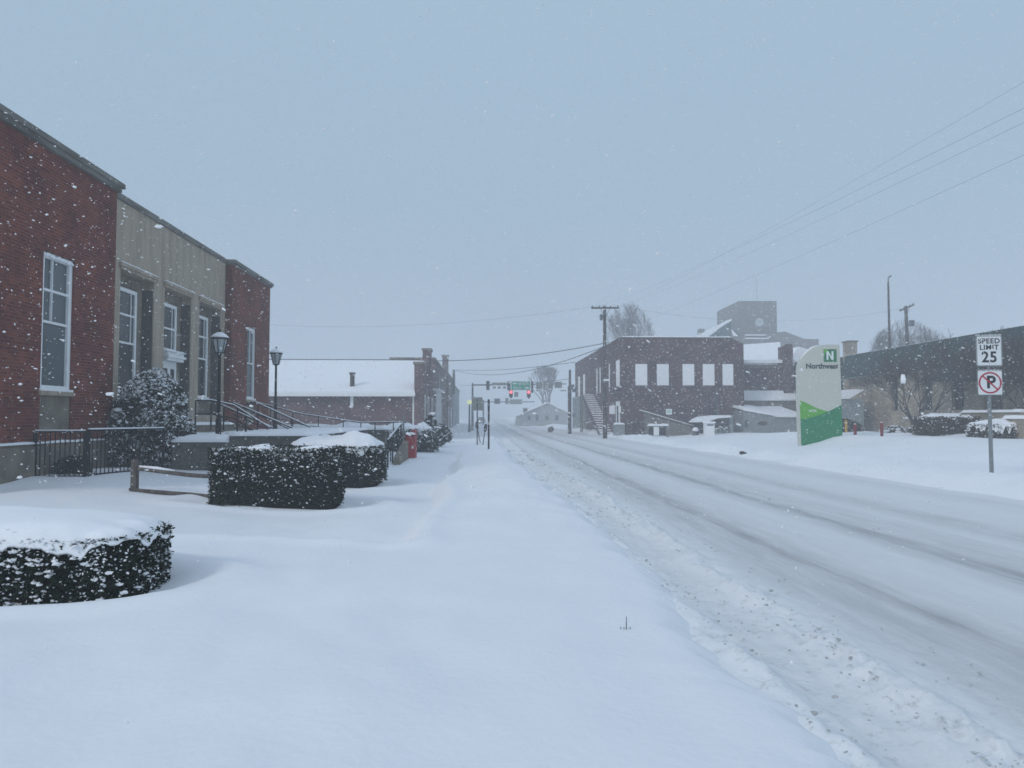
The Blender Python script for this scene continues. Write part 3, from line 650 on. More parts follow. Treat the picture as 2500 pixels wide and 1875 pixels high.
# low wall with snow behind the steps
LW = thing('low_wall', 'low stone wall with a rounded snow top beyond the entrance steps', 'low wall', (-5.6, 32.5, 0))
m = MB(); m.box(-8.6, -4.0, 31.6, 32.4, -.2, 1.0); part('stones', m, M['stone_dark'], LW); snow_strip(LW, -8.65, -3.95, 31.55, 32.45, 1.002, .2, 40, .12)
hedge('low snow-covered bush behind the ramp railing, left of the sloping bar', -6.7, -5.2, 34.3, 35.6, .1, 1.05, 1400, .06, .24, 20, capkw=dict(lump=.9), seed=44, name='bush', cat='bush')
hedge('bushy evergreen hedge with clotted snow directly behind the red box', -5.0, -2.15, 35.0, 37.0, .02, .95, 5200, .07, .22, 190, capkw=dict(lump=1.4, freq=2.2, over=-.05, round=3), seed=8, bits=.22)
dome_shrub('small drooping conifer with snow on its branches beyond the clotted hedge', (-2.75, 40.5), (.85, .8), .0, 1.75, 1500, .09, seed=9, snowfrac=.3, clumps=14, point=.6, name='conifer', cat='shrub')
dome_shrub('low grey-green shrub at the pavement edge beyond the drooping conifer', (-2.75, 47.5), (.9, .9), .0, 1.1, 900, .09, seed=10, snowfrac=.25, clumps=8)

# iron railing round the basement well
def fence_run(t, p, q, z0, z1, n):
    p, q = Vector(p), Vector(q); m = MB(); m.bar((p.x, p.y, z1), (q.x, q.y, z1), .045, .035); part('top_rail', m, M['iron'], t)
    m = MB(); m.bar((p.x, p.y, z1+.032), (q.x, q.y, z1+.032), .05, .028); part('snow', m, M['snowcap'], t)
    m = MB(); m.bar((p.x, p.y, z0+.1), (q.x, q.y, z0+.1), .035, .03); part('bottom_rail', m, M['iron'], t)
    for k in range(1, n):
        c = p.lerp(q, k/n); m = MB(); m.box(c.x-.009, c.x+.009, c.y-.009, c.y+.009, z0-.02, z1-.018); part('baluster', m, M['iron'], t)
    for c in (p, q):
        m = MB(); m.box(c.x-.028, c.x+.028, c.y-.028, c.y+.028, z0-.25, z1+.02); part('post', m, M['iron'], t)
FR = thing('iron_railing', 'black iron railing with thin upright bars around the basement well', 'railing', (-9.4, 17.1, 0))
fence_run(FR, (-9.93, 17.3, 0), (-8.87, 17.35, 0), .10, 1.19, 10); fence_run(FR, (-8.83, 17.42, 0), (-8.22, 19.95, 0), .12, 1.22, 20)

# split rail fence
SF = thing('split_rail_fence', 'weathered split rail fence between its post and the long clipped hedge', 'fence', (-6.8, 15.2, 0))
m = MB(); m.prism([(-6.86, 15.15), (-6.75, 15.14), (-6.74, 15.25), (-6.85, 15.26)], 'z', -.3, .68); part('post', m, M['wood'], SF)
m = MB(); m.tube([(-6.78, 15.2, .50), (-6.3, 15.0, .47), (-5.6, 14.85, .40), (-4.8, 14.6, .37)], [.03, .04, .042, .04], 7); part('rail', m, M['wood'], SF)
m = MB(); m.tube([(-6.9, 15.22, .10), (-6.3, 15.0, .065), (-5.6, 14.85, .03), (-4.8, 14.6, -.02)], [.03, .042, .042, .04], 7); part('rail', m, M['wood'], SF)
m = MB(); m.tube([(-6.7, 15.17, .55), (-6.3, 15.0, .525), (-5.9, 14.9, .48)], [.02, .03, .015], 6); part('snow', m, M['snowcap'], SF, smooth=True)

# ------------------------------------------------------------------ post lamps
def lamp(label, x, y, zb, H, sc=1.0):
    t = thing('lamp_post', label, 'street lamp', (x, y, zb), 'lanterns on posts by the entrance')
    h = H-.62*sc
    m = MB(); m.lathe([(.085, -.2), (.085, .5), (.06, .56), (.048, h*.55), (.042, h-.06), (.07, h-.03), (.03, h)], (x, y, zb), 14); part('pole', m, M['black'], t, smooth=True)
    g0, g1 = .10*sc, .19*sc; z0 = zb+h+.02; z1 = z0+.36*sc
    def fr(a, b, r0, r1, n=6): return [(x+math.cos(2*math.pi*(k+.5)/n)*r0, y+math.sin(2*math.pi*(k+.5)/n)*r0, a) for k in range(n)]
    m = MB(); n = 6; lo = fr(z0, 0, g0, 0); hi = fr(z1, 0, g1, 0)
    m.tube([(x, y, z0-.02), (x, y, z0+.012)], g0*1.1, 6)
    for k in range(n): m.tube([lo[k], hi[k]], .013*sc, 4); m.tube([hi[k], hi[(k+1) % n]], .016*sc, 4); m.tube([lo[k], lo[(k+1) % n]], .014*sc, 4)
    hd = part('lantern_frame', m, M['black'], t)
    m = MB(); m.lathe([(g0*.92, z0-zb+.014), (g1*.92, z1-zb-.01)], (x, y, zb), 6); part('lantern_glass', m, M['lampglass'], hd)
    m = MB(); m.lathe([(g1*1.25, z1-zb+.012), (g1*1.2, z1-zb+.03), (g1*.5, z1-zb+.12*sc), (.02, z1-zb+.15*sc), (.02, z1-zb+.19*sc), (.035*sc, z1-zb+.215*sc), (.01, z1-zb+.25*sc)], (x, y, zb), 12); part('lantern_roof', m, M['black'], t)
    m = MB(); m.lathe([(g1*1.17, z1-zb+.034), (g1*1.1, z1-zb+.065*sc), (g1*.75, z1-zb+.125*sc), (g1*.35, z1-zb+.165*sc), (.022, z1-zb+.172*sc)], (x, y, zb), 16); part('snow', m, M['snowcap'], t, smooth=True)
    return t
p = at(533, 1057, 23.0); lamp('nearer black lantern post, standing in the terrace snow in front of the limestone pillars', p.x, p.y, .92, 3.23, 1.18)
p = at(672, 1030, 30.2); lamp('farther black lantern post, standing against the snowy roof at the end of the brick building', p.x, p.y, .92, 3.38, 1.15)

# ------------------------------------------------------------------ red box
NB = thing('newspaper_box', 'bright red metal box with a snow-topped lid standing in the snow by the pavement', 'newspaper box', (-2.83, 30.2, 0))
m = MB(); cx, cyy = -2.83, 30.2
m.hexa([(cx-.17, cyy-.17, -.1), (cx+.2, cyy-.17, -.1), (cx+.2, cyy+.17, -.1), (cx-.17, cyy+.17, -.1), (cx-.18, cyy-.18, .76), (cx+.2, cyy-.18, .76), (cx+.2, cyy+.18, .80), (cx-.18, cyy+.18, .80)]); part('body', m, M['red'], NB)
m = MB(); m.box(cx-.21, cx+.23, cyy-.21, cyy+.2, .803, .835); part('lid', m, M['red'], NB)
snow_strip(NB, cx-.19, cx+.19, cyy-.2, cyy+.19, .837, .085, 50, .05)
m = MB(); m.box(cx+.06, cx+.14, cyy-.186, cyy-.181, .28, .40); part('sticker', m, M['sticker'], NB)
m = MB(); m.box(cx-.13, cx+.16, cyy-.186, cyy-.181, .50, .70); part('window_frame', m, M['red'], NB)
m = MB(); m.box(cx+.02, cx+.22, cyy+.22, cyy+.40, -.1, 1.00); m.box(cx-.0, cx+.24, cyy+.2, cyy+.42, 1.003, 1.04)
NB2 = thing('red_cabinet', 'taller narrow red cabinet directly behind the red newspaper box', 'cabinet', (cx+.12, cyy+.3, 0)); part('body', m, M['red'], NB2)

# ------------------------------------------------------------------ posts and meters on the pavement
m = MB(); p = at(1193, 1103, 33); m.box(p.x-.04, p.x+.04, 32.97, 33.03, -.2, at(1193, 975, 33).z); bp_ = thing('sign_post', 'black square post standing alone in the snow at the kerb, right of the parking meters', 'post', (p.x, 33, 0)); part('post', m, M['black'], bp_)
m = MB(); m.box(p.x-.045, p.x+.045, 33.035, 33.042, at(1193, 1003, 33).z, at(1193, 976, 33).z); part('sign_plate', m, M['black'], bp_)
SB = thing('road_sign', 'grey backs of two road signs on a thin post near the parking meters', 'road sign', (at(1165, 1086, 41).x, 41, 0))
m = MB(); q = at(1165, 1086, 41); m.box(q.x-.03, q.x+.03, 40.97, 41.03, -.2, at(1165, 970, 41).z); part('post', m, M['iron'], SB)
a, b = at(1153.5, 1002, 41), at(1178, 970, 41); m = MB(); m.box(a.x, q.x-.034, 40.95, 40.966, a.z, b.z); part('sign_plate', m, M['signback'], SB)
m = MB(); m.box(q.x+.034, b.x, 40.95, 40.966, a.z, b.z); part('sign_plate', m, M['signback'], SB)
m = MB(); m.box(a.x, b.x, 40.967, 40.98, (a.z+b.z)/2-.02, (a.z+b.z)/2+.02); part('bracket', m, M['iron'], SB)
def meter(label, pb, pt, Y, bulb=1.0):
    B_, T_ = at(*pb, Y), at(*pt, Y); d = (T_-B_); t = thing('parking_meter', label, 'parking meter', tuple(B_), 'parking meters at the kerb')
    m = MB(); m.tube([B_-d*.15, B_+d*.72], .028, 8); part('pole', m, M['steel'], t)
    s0 = B_+d*.70; m = MB(); pr = [(.03, 0), (.075, .08), (.085, .2), (.08, .32), (.05, .40), (.02, .43)]
    ax = d.normalized(); m.tube([s0+ax*z*bulb for r, z in pr], [r*bulb for r, z in pr], 10); part('meter_head', m, M['dark'], t, smooth=True)
meter('nearer parking meter with a dark rounded head, leaning right beside the black post', (1178.5, 1088), (1186, 1040), 40)
meter('parking meter leaning left just behind the thin road sign post', (1172.5, 1081), (1163.5, 1034), 43)
p = at(1146, 1047, 80); PL = thing('street_lamp', 'far street lamp with a pale yellow globe left of the traffic signal pole', 'street lamp', (p.x, 80, 0))
m = MB(); m.lathe([(.16, -.3), (.16, .6), (.10, .8), (.08, at(1146, 987, 80).z)], (p.x, 80, 0), 8); part('pole', m, M['steel'], PL)
m = MB(); m.blob((p.x, 80, at(1146, 982, 80).z), (.26, .26, .24), 0); part('globe', m, M['globe'], PL, smooth=True)

# ------------------------------------------------------------------ traffic signals
YS = 90
TS = thing('traffic_signal', 'traffic signal mast arm with a green direction sign and two red lights over the street', 'traffic signal', (at(1153, 1050, YS).x, YS, 0))
px0 = at(1153.5, 1050, YS).x; zt = at(1153, 935, YS).z; za = at(1160, 940, YS).z
m = MB(); m.tube([(px0, YS, -.3), (px0, YS, zt)], [.17, .11], 8); part('pole', m, M['steel'], TS)
xe = at(1383, 940, YS).x; m = MB(); m.tube([(px0, YS, za), (xe, YS, za+.15)], [.09, .05], 8); part('mast_arm', m, M['steel'], TS)
def plate(px1, py1, px2, py2, Y, mt, parent, name, t=.05, dy=0):
    a, b = at(px1, py2, Y+dy), at(px2, py1, Y+dy); m = MB(); m.box(a.x, b.x, Y+dy, Y+dy+t, a.z, b.z); return part(name, m, M[mt], parent), a, b
def sig(px1, py1, px2, py2, lit, parent=None, Y=YS):
    o, a, b = plate(px1, py1, px2, py2, Y, 'dark', parent or TS, 'signal_head', .25, -.42)
    if lit:
        m = MB(); c = ((a.x+b.x)/2, Y-.44, b.z-(b.x-a.x)*.5); m.blob(c, (.165, .07, .165), 0); part('red_light', m, M['red_lamp'], o, smooth=True)
        for k in (1, 2):
            m = MB(); m.blob((c[0], c[1], c[2]-k*.33), (.11, .05, .11), 0); part('dark_lens', m, M['iron'], o, smooth=True)
sig(1243, 953, 1252, 969.5, True); sig(1286.5, 953, 1295.5, 970, True)
sig(1187, 930, 1195.5, 952, False); sig(1238.5, 931, 1246.5, 952.5, False); sig(1297, 931, 1302, 959, False)
gs, a, b = plate(1247.5, 930, 1295, 952.7, YS, 'white', TS, 'direction_sign', .04, -.6)
m = MB(); m.box(a.x+.05, b.x-.05, YS-.612, YS-.603, a.z+.05, b.z-.05); part('green_face', m, M['streetgreen'], gs)
def arrow(cx_, cz_, s_, sgn):
    pts = [(-1*sgn, 0), (-.25*sgn, .5), (-.25*sgn, .22), (1*sgn, .22), (1*sgn, -.22), (-.25*sgn, -.22), (-.25*sgn, -.5)]
    m = MB(); m.prism([(cx_+u*s_, cz_+v*s_) for u, v in pts], 'y', YS-.619, YS-.6145); return m
part('arrow', arrow(a.x+.45, b.z-.30, .28, 1), M['white'], gs); part('arrow', arrow(b.x-.42, a.z+.27, .28, -1), M['white'], gs)
for txt, xx, zz in (('Victoria', a.x+1.5, b.z-.30), ('Flora', a.x+.75, a.z+.27)):
    m = textmb(txt, .40, .004, .003); m.xf(Matrix.Translation((xx, YS-.617, zz))); part('lettering', m, M['white'], gs)
plate(1201, 934, 1237, 941, YS, 'signback', TS, 'street_name_sign', .04, -.5)
for x1 in (1203, 1215, 1228): plate(x1, 943.5, x1+7.5, 949, YS, 'signback', TS, 'small_sign', .04, -.5)
plate(1256, 957, 1265, 969, YS, 'signback', TS, 'small_sign', .04, -.5)
for x1, x2, y1, y2 in ((1309, 1323, 934, 950), (1327, 1331, 930, 948), (1338, 1350, 934, 948), (1354, 1372, 932, 947), (1309, 1318, 952.5, 955), (1334, 1344, 952.5, 955), (1368, 1382, 952.5, 955)):
    plate(x1, y1, x2, y2, YS, 'signback', TS, 'small_sign', .04, -.5)
# second set beyond the crossing
T2 = thing('traffic_signal', 'fainter second traffic signal arm with a long sign, beyond the green direction sign', 'traffic signal', (at(1180, 1040, 125).x, 125, 0))
a = at(1180, 1040, 125); m = MB(); m.tube([(a.x, 125, -.3), (a.x, 125, at(0, 975, 125).z)], .15, 8); part('pole', m, M['steel'], T2)
z_ = at(1200, 981, 125).z; m = MB(); m.tube([(a.x, 125, z_), (at(1305, 981, 125).x, 125, z_)], .09, 8); part('mast_arm', m, M['steel'], T2)
plate(1244, 975, 1275, 986.5, 125, 'signback', T2, 'street_name_sign', .05, -.4); plate(1207, 973, 1221, 986, 125, 'dark', T2, 'signal_head', .2, -.4); plate(1234, 972, 1241, 986, 125, 'dark', T2, 'signal_head', .2, -.4)

# ------------------------------------------------------------------ utility poles and wires
def xpole(label, px, pyb, pyt, Y, arms, zb=None, lean=0, r=.15, extras=True):
    B_ = at(px, pyb, Y); T_ = at(px+lean, pyt, Y); z0 = -.3 if zb is None else zb
    t = thing('utility_pole', label, 'utility pole', (B_.x, Y, z0))
    m = MB(); m.tube([(B_.x, Y, z0), (T_.x, Y, T_.z)], [r*1.15, r*.8], 10); part('pole', m, M['pole'], t)
    for (pxa, pya, pxb, pyb_, dy) in arms:
        a, b = at(pxa, pya, Y-dy), at(pxb, pyb_, Y+dy)
        m = MB(); m.bar(a, b, .11, .13); arm = part('crossarm', m, M['pole'], t)
        for f in (.04, .3, .7, .96):
            c = a.lerp(b, f); m = MB(); m.lathe([(.035, .06), (.05, .12), (.03, .18)], tuple(c), 6); part('insulator', m, M['steel'], arm)
        if extras:
            for f in (.32, .68):
                c = a.lerp(b, f); m = MB(); m.bar(c, (T_.x, Y-.1, T_.z-1.0), .03, .03); part('brace', m, M['pole'], t)
    return t, T_
up1, T1 = xpole('tall wooden utility pole with one crossarm in front of the two-storey brick building', 1477, 1062, 747, 58, [(1443.5, 752, 1511, 751.5, 0)], lean=-1)
m = MB(); c = at(1467, 777, 58); m.lathe([(.05, -.1), (.13, 0), (.13, .3), (.05, .4)], (c.x, 57.8, c.z-.1), 8); part('insulator', m, M['steel'], up1)
m = MB(); m.bar((c.x, 57.8, c.z+.2), (T1.x, 57.9, T1.z-.9), .04, .04); part('bracket', m, M['pole'], up1)
m = MB(); c = at(1480, 928, 57.8); m.box(c.x-.22, c.x+.25, 57.75, 57.8, c.z-.07, c.z+.07); part('pole_tag', m, M['white'], up1)
for px in (1441.5, 1477): pass
up2, T2_ = xpole('thick wooden pole with equipment beside the left edge of the two-storey brick building', 1390.5, 1057, 903, 75, [], r=.14, lean=1)
a = at(1391, 1056, 74.6); m = MB(); m.tube([(a.x, 74.6, -.3), (a.x, 74.6, at(0, 940, 74.6).z)], .19, 8); part('sleeve', m, M['pole'], up2)
for (px, py, s_) in ((1397, 945, .25), (1401, 952, .22), (1401, 1014, .2)):
    c = at(px, py, 74.5); m = MB(); m.box(c.x-s_*.7, c.x+s_*.7, 74.3, 74.6, c.z-s_, c.z+s_); part('equipment_box', m, M['steel'], up2)
up3, T3 = xpole('leaning wooden pole with a slanting crossarm behind the bank roof', 2222, 850, 747, 64, [(2197, 759, 2231, 744, 0)], lean=-11, r=.16)
m = MB(); c = at(2226, 789, 63.7); m.box(c.x-.2, c.x+.2, 63.6, 63.8, c.z-.25, c.z+.25); part('equipment_box', m, M['steel'], up3)
c = at(2172, 855, 60); tp = at(2168.5, 690, 60)
SL = thing('light_pole', 'slender tall pole with a small angled lamp on top behind the bank roof', 'light pole', (c.x, 60, 0))
m = MB(); m.tube([(c.x, 60, -.2), (tp.x, 60, tp.z)], [.12, .075], 8); part('pole', m, M['pole'], SL)
m = MB(); e0 = at(2168.5, 678, 60); e1 = at(2175, 673, 60); m.tube([tp, e0], .05, 6); m.bar(e0, e1, .14, .12); part('lamp_head', m, M['steel'], SL)
def wire(pts, label, r=.012, group=None):
    m = MB(); m.tube(pts, r, 5); o = solo('overhead_wire', m, M['wire'], label, 'wire', group)
def span(a, b, sag, n=24):
    a, b = Vector(a), Vector(b); return [a.lerp(b, i/n) - Vector((0, 0, sag*4*(i/n)*(1-i/n))) for i in range(n+1)]
def wq(x, z13, sl, q, ye=-28, y1=58):
    return [(x, y_, z13+sl*(y_-13.3)+q*(y_-13.3)**2) for y_ in np.linspace(y1, ye, 40)]
wl = ['highest of the four thin wires rising to the top right of the sky', 'second highest of the four thin wires rising to the right',
      'third of the four thin wires, close under the second', 'lowest of the four thin wires rising to the right edge of the sky']
for (px, py, z58), lb in zip(((2500, 200, 9.95), (2500, 264, 9.9), (2500, 299, 9.7), (2500, 378, 7.9)), wl):
    Xw_ = {200: 9.3+1.0, 264: 9.3-.9, 299: 9.3+.3, 378: 9.2}[py]
    P_ = atX(px, py, Xw_); yq = P_.y; q = .0005; z0 = P_.z; sl = (z58-z0-q*(58-yq)**2)/(58-yq)
    wire([(Xw_, y_, z0+sl*(y_-yq)+q*(y_-yq)**2) for y_ in np.linspace(57.9, -28, 44)], lb, .0021, 'wires along the street')
tl = at(1056, 881, 63); wire(span(tl, at(1475, 838, 58), .35), 'thick dark cable from the stepped brick gable to the tall utility pole', .03)
tq = at(1112, 904, 112); wire(span(tq, at(1477, 845, 58), 1.35), 'deeper sagging cable crossing the street behind the green sign', .028)
wire(span(tq+Vector((0, 0, .05)), at(1404, 884, 75), .35), 'flatter cable crossing the street to the two-storey brick building', .028)
wire(span(at(1122, 940, 118), at(1391, 925, 75), .3), 'faint cable above the traffic signal arm', .022)
wire(span(T1+Vector((0, 0, -.3)), at(1524, 828, 63), .25), 'short service wire from the tall utility pole to the brick building corner', .018)
wire(span(at(600, 789, 70), T1+Vector((0, 0, .1)), .9), 'thin high wire crossing the sky from the left to the tall utility pole', .007)
wire(span(at(2211, 752, 64), T1+Vector((.6, 0, .1)), 1.2), 'thin high wire between the tall utility pole and the leaning pole', .006)

# ------------------------------------------------------------------ gabled brick hall beyond the public building
GB = thing('brick_hall', 'long low brown brick building with a wide snow-covered roof and a stepped gable', 'building', (-20, 60, 0))
Ye, Yr, Yb = 55.0, 62.5, 70.0; XR = at(1031, 953, Ye).x; xr = at(1014, 953, Ye).x+.36; ze = at(900, 958, Ye).z; zr = at(900, 881, Yr).z
m = MB(); wall(m, 'y', Ye, Ye+.35, -42, xr-.36, -.3, ze-.12); m.box(-42, xr-.36, Yb-.35, Yb, -.3, ze-.1); part('wall', m, M['brick_brown'], GB)
m = MB(); pr = [(Ye-.45, ze-.10), (Yr, zr-.04), (Yb+.45, ze-.10), (Yb+.45, ze-.26), (Yr, zr-.30), (Ye-.45, ze-.26)]
m.prism(pr, 'x', -42.3, xr-.38); part('roof', m, M['steel'], GB)
nxx = 120; U = np.linspace(-42.2, xr-.36, nxx); Vv = np.linspace(Ye-.5, Yr, 26); UU, VV = np.meshgrid(U, Vv)
ZZ = ze+(VV-Ye+.5)/(Yr-Ye+.5)*(zr-ze)+.06+.03*fbm(UU*.5, VV*.5, 4, 3); m = gridmb(UU, VV, ZZ); m2 = gridmb(UU, 2*Yr-VV, ZZ); m2.f = [f_[:, ::-1] for f_ in m2.f]
off = m.n; m.v += m2.v; m.f += [f_+off for f_ in m2.f]; m.n += m2.n
mlow = gridmb(UU[:1].repeat(2, 0), VV[:1].repeat(2, 0), np.stack([ZZ[0], ZZ[0]*0+ze-.095])); off = m.n; m.v += mlow.v; m.f += [f_+off for f_ in mlow.f]; m.n += mlow.n
part('roof_snow', m, M['snowcap'], GB, smooth=True)
m = MB(); m.tube([(-42, Yr, zr+.10), (xr-.4, Yr, zr+.10)], .035, 6); part('ridge_cap', m, M['steel'], GB)
m = MB(); m.box(-42, xr-.33, Ye-.62, Ye-.46, ze-.30, ze-.04); part('gutter', m, M['white'], GB)
m = MB(); m.box(xr-.55, xr-.37, Ye-.12, Ye-.01, -.1, ze-.3); part('downpipe', m, M['white'], GB)
a = at(859, 962, Ye-.1); m = MB(); m.box(a.x-.11, a.x+.11, Ye-.13, Ye-.01, at(0, 992, Ye).z, ze-.3); part('downpipe', m, M['white'], GB)
m = MB(); g0 = at(1014, 887, Ye).z                                     # street gable, stepped parapet with piers
m.prism([(Ye-.1, -.3), (Yb+.1, -.3), (Yb+.1, ze+.5), (Yr+1.4, zr+.25), (Yr+.6, zr+.25), (Yr-1.5, zr+.1), (Ye+1.3, ze+.75), (Ye-.1, ze+.75)], 'x', XR-.5, XR)
part('gable_wall', m, M['brick_brown'], GB)
for yy, zz, w_ in ((Ye-.12, at(1014, 890, Ye).z, 1.3), (Yr-.1, at(1041, 856, Yr).z, 1.5)):
    m = MB(); m.box(XR-.56, XR+.08, yy-.15, yy+w_, -.3, zz); pier = part('pier', m, M['brick_brown'], GB)
    m = MB(); m.box(XR-.64, XR+.16, yy-.23, yy+w_+.08, zz+.003, zz+.18); part('pier_cap', m, M['stone'], pier)
    m = MB(); m.box(XR-.61, XR+.13, yy-.2, yy+w_+.05, zz+.183, zz+.25); part('snow', m, M['snowcap'], pier)
for (y0, y1) in ((57.2, 58.2), (60.5, 61.9), (65.2, 66.4)):
    window(GB, 'x', XR+.03, y0, y1, .9, 3.2, 1, .1, .06, sill=False, snow=False, glass='greywall')
yv = min(np.arange(55, 62, .1), key=lambda y_: abs(at(860, 945, y_).z-(ze+(y_-Ye+.5)/(Yr-Ye+.5)*(zr-ze)))); c = at(860, 945, yv); VP = MB(); VP.lathe([(.17, -.8), (.17, at(0, 913, yv).z-c.z), (.22, at(0, 912, yv).z-c.z), (.22, at(0, 909, yv).z-c.z+.05)], (c.x, yv, c.z), 10)
m = VP; part('vent_pipe', m, M['brownsign'], GB)
# row buildings farther along the left side
def block(label, x0, x1, y0, y1, z, mt, wins=(), trim='stone', capz=.15, name='shop_building'):
    t = thing(name, label, 'building', ((x0+x1)/2, y0, 0)); m = MB()
    wall(m, 'x', x1, x1-.3, y0, y1, -.3, z, [(a, b, c, d) for a, b, c, d in wins]); m.box(x0, x1-.303, y0, y1, -.3, z-.1); part('wall', m, M[mt], t)
    m = MB(); m.box(x0-.05, x1+.12, y0-.05, y1+.05, z+.003, z+capz); part('coping', m, M[trim], t); snow_strip(t, x0, x1+.1, y0, y1, z+capz+.003, .1, 3, 1.0)
    for (a, b, c, d) in wins: window(t, 'x', x1-.05, a, b, c, d, 1, .1, .08, sill=False, snow=False)
    return t
sh = block('brown brick shop with small upper windows just beyond the stepped gable', -8.5, -4.45, 70.2, 95, at(1065, 894, 80).z, 'brick_brown', [(72, 74, .3, 3), (75.5, 77.5, .3, 3), (79.5, 81.5, 4.3, 6), (84, 86, 4.3, 6), (80, 86.5, .3, 3)])
for y_ in (95.3,):
    m = MB(); zt_ = at(1088, 874, y_).z+1.9; m.box(-5.0, -4.3, y_-.2, y_+1.6, 0, 9.2); pz = part('pier', m, M['brick_brown'], sh); m = MB(); m.box(-5.1, -4.2, y_-.3, y_+1.7, 9.203, 9.4); part('pier_cap', m, M['stone'], pz)
block('faded brick shop with tall windows, third building beyond the snowy roof', -8.5, -4.45, 97.2, 117, at(1103, 920, 105).z, 'brick_brown', [(99, 101, 4, 6), (103, 105, 4, 6), (107, 109, 4, 6), (112, 114, 4, 6), (99, 104, .3, 3), (108, 114, .3, 3)])
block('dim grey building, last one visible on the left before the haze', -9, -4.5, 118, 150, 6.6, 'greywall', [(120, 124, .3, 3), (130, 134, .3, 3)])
# covered posts and shop fronts near the gable building
sf_ = thing('shop_awning', 'pale shopfront posts under a thin awning beside the brown brick shop', 'shopfront', (-4.4, 66, 0))
for y_ in (66.8, 69.6, 71.6):
    m = MB(); m.box(-4.02, -3.82, y_-.1, y_+.1, -.1, 3.9); part('post', m, M['white'], sf_)
m = MB(); m.box(-4.30, -3.75, 66.4, 72.0, 3.903, 4.05); part('awning', m, M['white'], sf_)
m = MB(); m.tube([(at(1108, 925, 112).x, 112, 5), tuple(at(1108, 903, 112))], .2, 8); pl_ = thing('utility_pole', 'short pole rising above the far brick shops on the left', 'utility pole', (-4.2, 112, 0)); part('pole', m, M['pole'], pl_)

# ------------------------------------------------------------------ two-storey brick building
YB = 63.0; p0 = at(1516, 1061, YB); p1 = at(1815, 830, YB); xl, xr2 = p0.x, p1.x; zt = at(1516, 825, YB).z
TB = thing('two_storey_building', 'two-storey dark brick building with white boarded upper windows across the street', 'building', ((xl+xr2)/2, YB, 0))
hol = []; rel = 4.148
for (a, b) in ((752, 872), (970, 1090), (1230, 1348), (1435, 1553), (1635, 1755)):
    q0 = at(1370+a/rel, 700+1000/rel, YB); q1 = at(1370+b/rel, 700+782/rel, YB); hol.append((q0.x, q1.x, q0.z, q1.z))
m = MB(); wall(m, 'y', YB, YB+.35, xl, xr2-.9, -.3, zt, hol)
m.hexa([(xr2-.897, YB, -.3), (xr2, YB, -.3), (xr2, YB+.35, -.3), (xr2-.897, YB+.35, -.3), (xr2-.897, YB, zt-.03), (xr2, YB, zt-.45), (xr2, YB+.35, zt-.45), (xr2-.897, YB+.35, zt-.03)])
part('wall', m, M['brick_dark'], TB, label='brick wall with five boarded windows facing the snow-covered lot')
for h_ in hol:
    m = MB(); m.box(h_[0]+.003, h_[1]-.003, YB+.015, YB+.10, h_[2]+.003, h_[3]-.003); f_ = part('boarded_window', m, M['board'], TB)
    m = MB(); m.box(h_[0]-.05, h_[1]+.05, YB-.07, YB-.003, h_[2]-.10, h_[2]-.0); part('sill', m, M['brick_dark'], f_)
sh_ = []
for (a, b, t_, b_) in ((550, 594, 797, 1012), (478, 493, 815, 1020), (420, 438, 838, 1030), (385, 400, 848, 1035), (352, 368, 800, 1045), (218, 243, 848, 1060), (167, 192, 868, 1075)):
    q0 = atX(1370+b/rel, 700+b_/rel, xl); q1 = atX(1370+a/rel, 700+t_/rel, xl); sh_.append((min(q0.y, q1.y), max(q0.y, q1.y), 3.95, 6.45))
yfar = atX(1404, 870, xl).y
m = MB(); wall(m, 'x', xl, xl+.35, YB+.353, yfar, -.3, zt, [s_ for s_ in sh_]); part('wall', m, M['brick_dark'], TB, label='brick wall with narrow boarded windows facing the street')
for h_ in sh_:
    m = MB(); m.box(xl+.04, xl+.1, h_[0]+.003, h_[1]-.003, h_[2]+.003, h_[3]-.003); part('boarded_window', m, M['board'], TB)
m = MB(); m.box(xl+.36, xr2-.1, YB+.36, yfar, zt-.6, zt-.45); part('roof', m, M['snowcap'], TB)
m = MB(); m.box(xr2-.35, xr2, YB+.353, yfar, -.3, zt-.45); part('wall', m, M['brick_dark'], TB)
m = MB(); m.box(xl-.06, xr2-.9, YB-.06, YB+.4, zt+.003, zt+.08); m.box(xl-.06, xl+.4, YB+.403, yfar, zt+.003, zt+.08); part('coping', m, M['stone_dark'], TB)
snow_strip(TB, xl-.04, xr2-.9, YB-.04, YB+.38, zt+.083, .09, 8, .3); snow_strip(TB, xl-.04, xl+.38, YB+.4, yfar, zt+.083, .07, 12, .4)
# ground floor street side: boarded shop window, door, pale end pilaster
for (pa, ya, pb, yb, nm, mt) in ((1506, 991, 1516, 1007, 'boarded_window', 'board'), (1489, 989, 1502, 1011, 'boarded_window', 'board'), (1472.5, 990, 1480, 1012, 'boarded_window', 'board')):
    a, b = atX(pa, yb, xl), atX(pb, ya, xl); m = MB(); m.box(xl-.06, xl-.003, min(a.y, b.y), max(a.y, b.y), min(a.z, b.z), max(a.z, b.z)); part(nm, m, M[mt], TB)
a, b = atX(1500, 1055, xl), atX(1516, 1010, xl); m = MB(); m.box(xl-.05, xl-.003, 63.3, 65.1, 0, 2.9); dr = part('door', m, M['white'], TB)
m = MB(); m.box(xl-.06, xl-.053, 63.8, 64.6, 1.1, 2.5); part('pane', m, M['dark'], dr)
m = MB(); m.box(xl-.5, xl-.003, 62.98, 66.2, 4.0, 4.12); m.box(xl-.4, xl-.003, 63.0, 66.1, 3.6, 3.7); part('door_hood', m, M['wood'], TB)
a = atX(1412, 1000, xl-.3); m = MB(); m.box(xl-.35, xl-.003, 84, yfar, -.2, 4.0); part('pilaster', m, M['greywall'], TB)
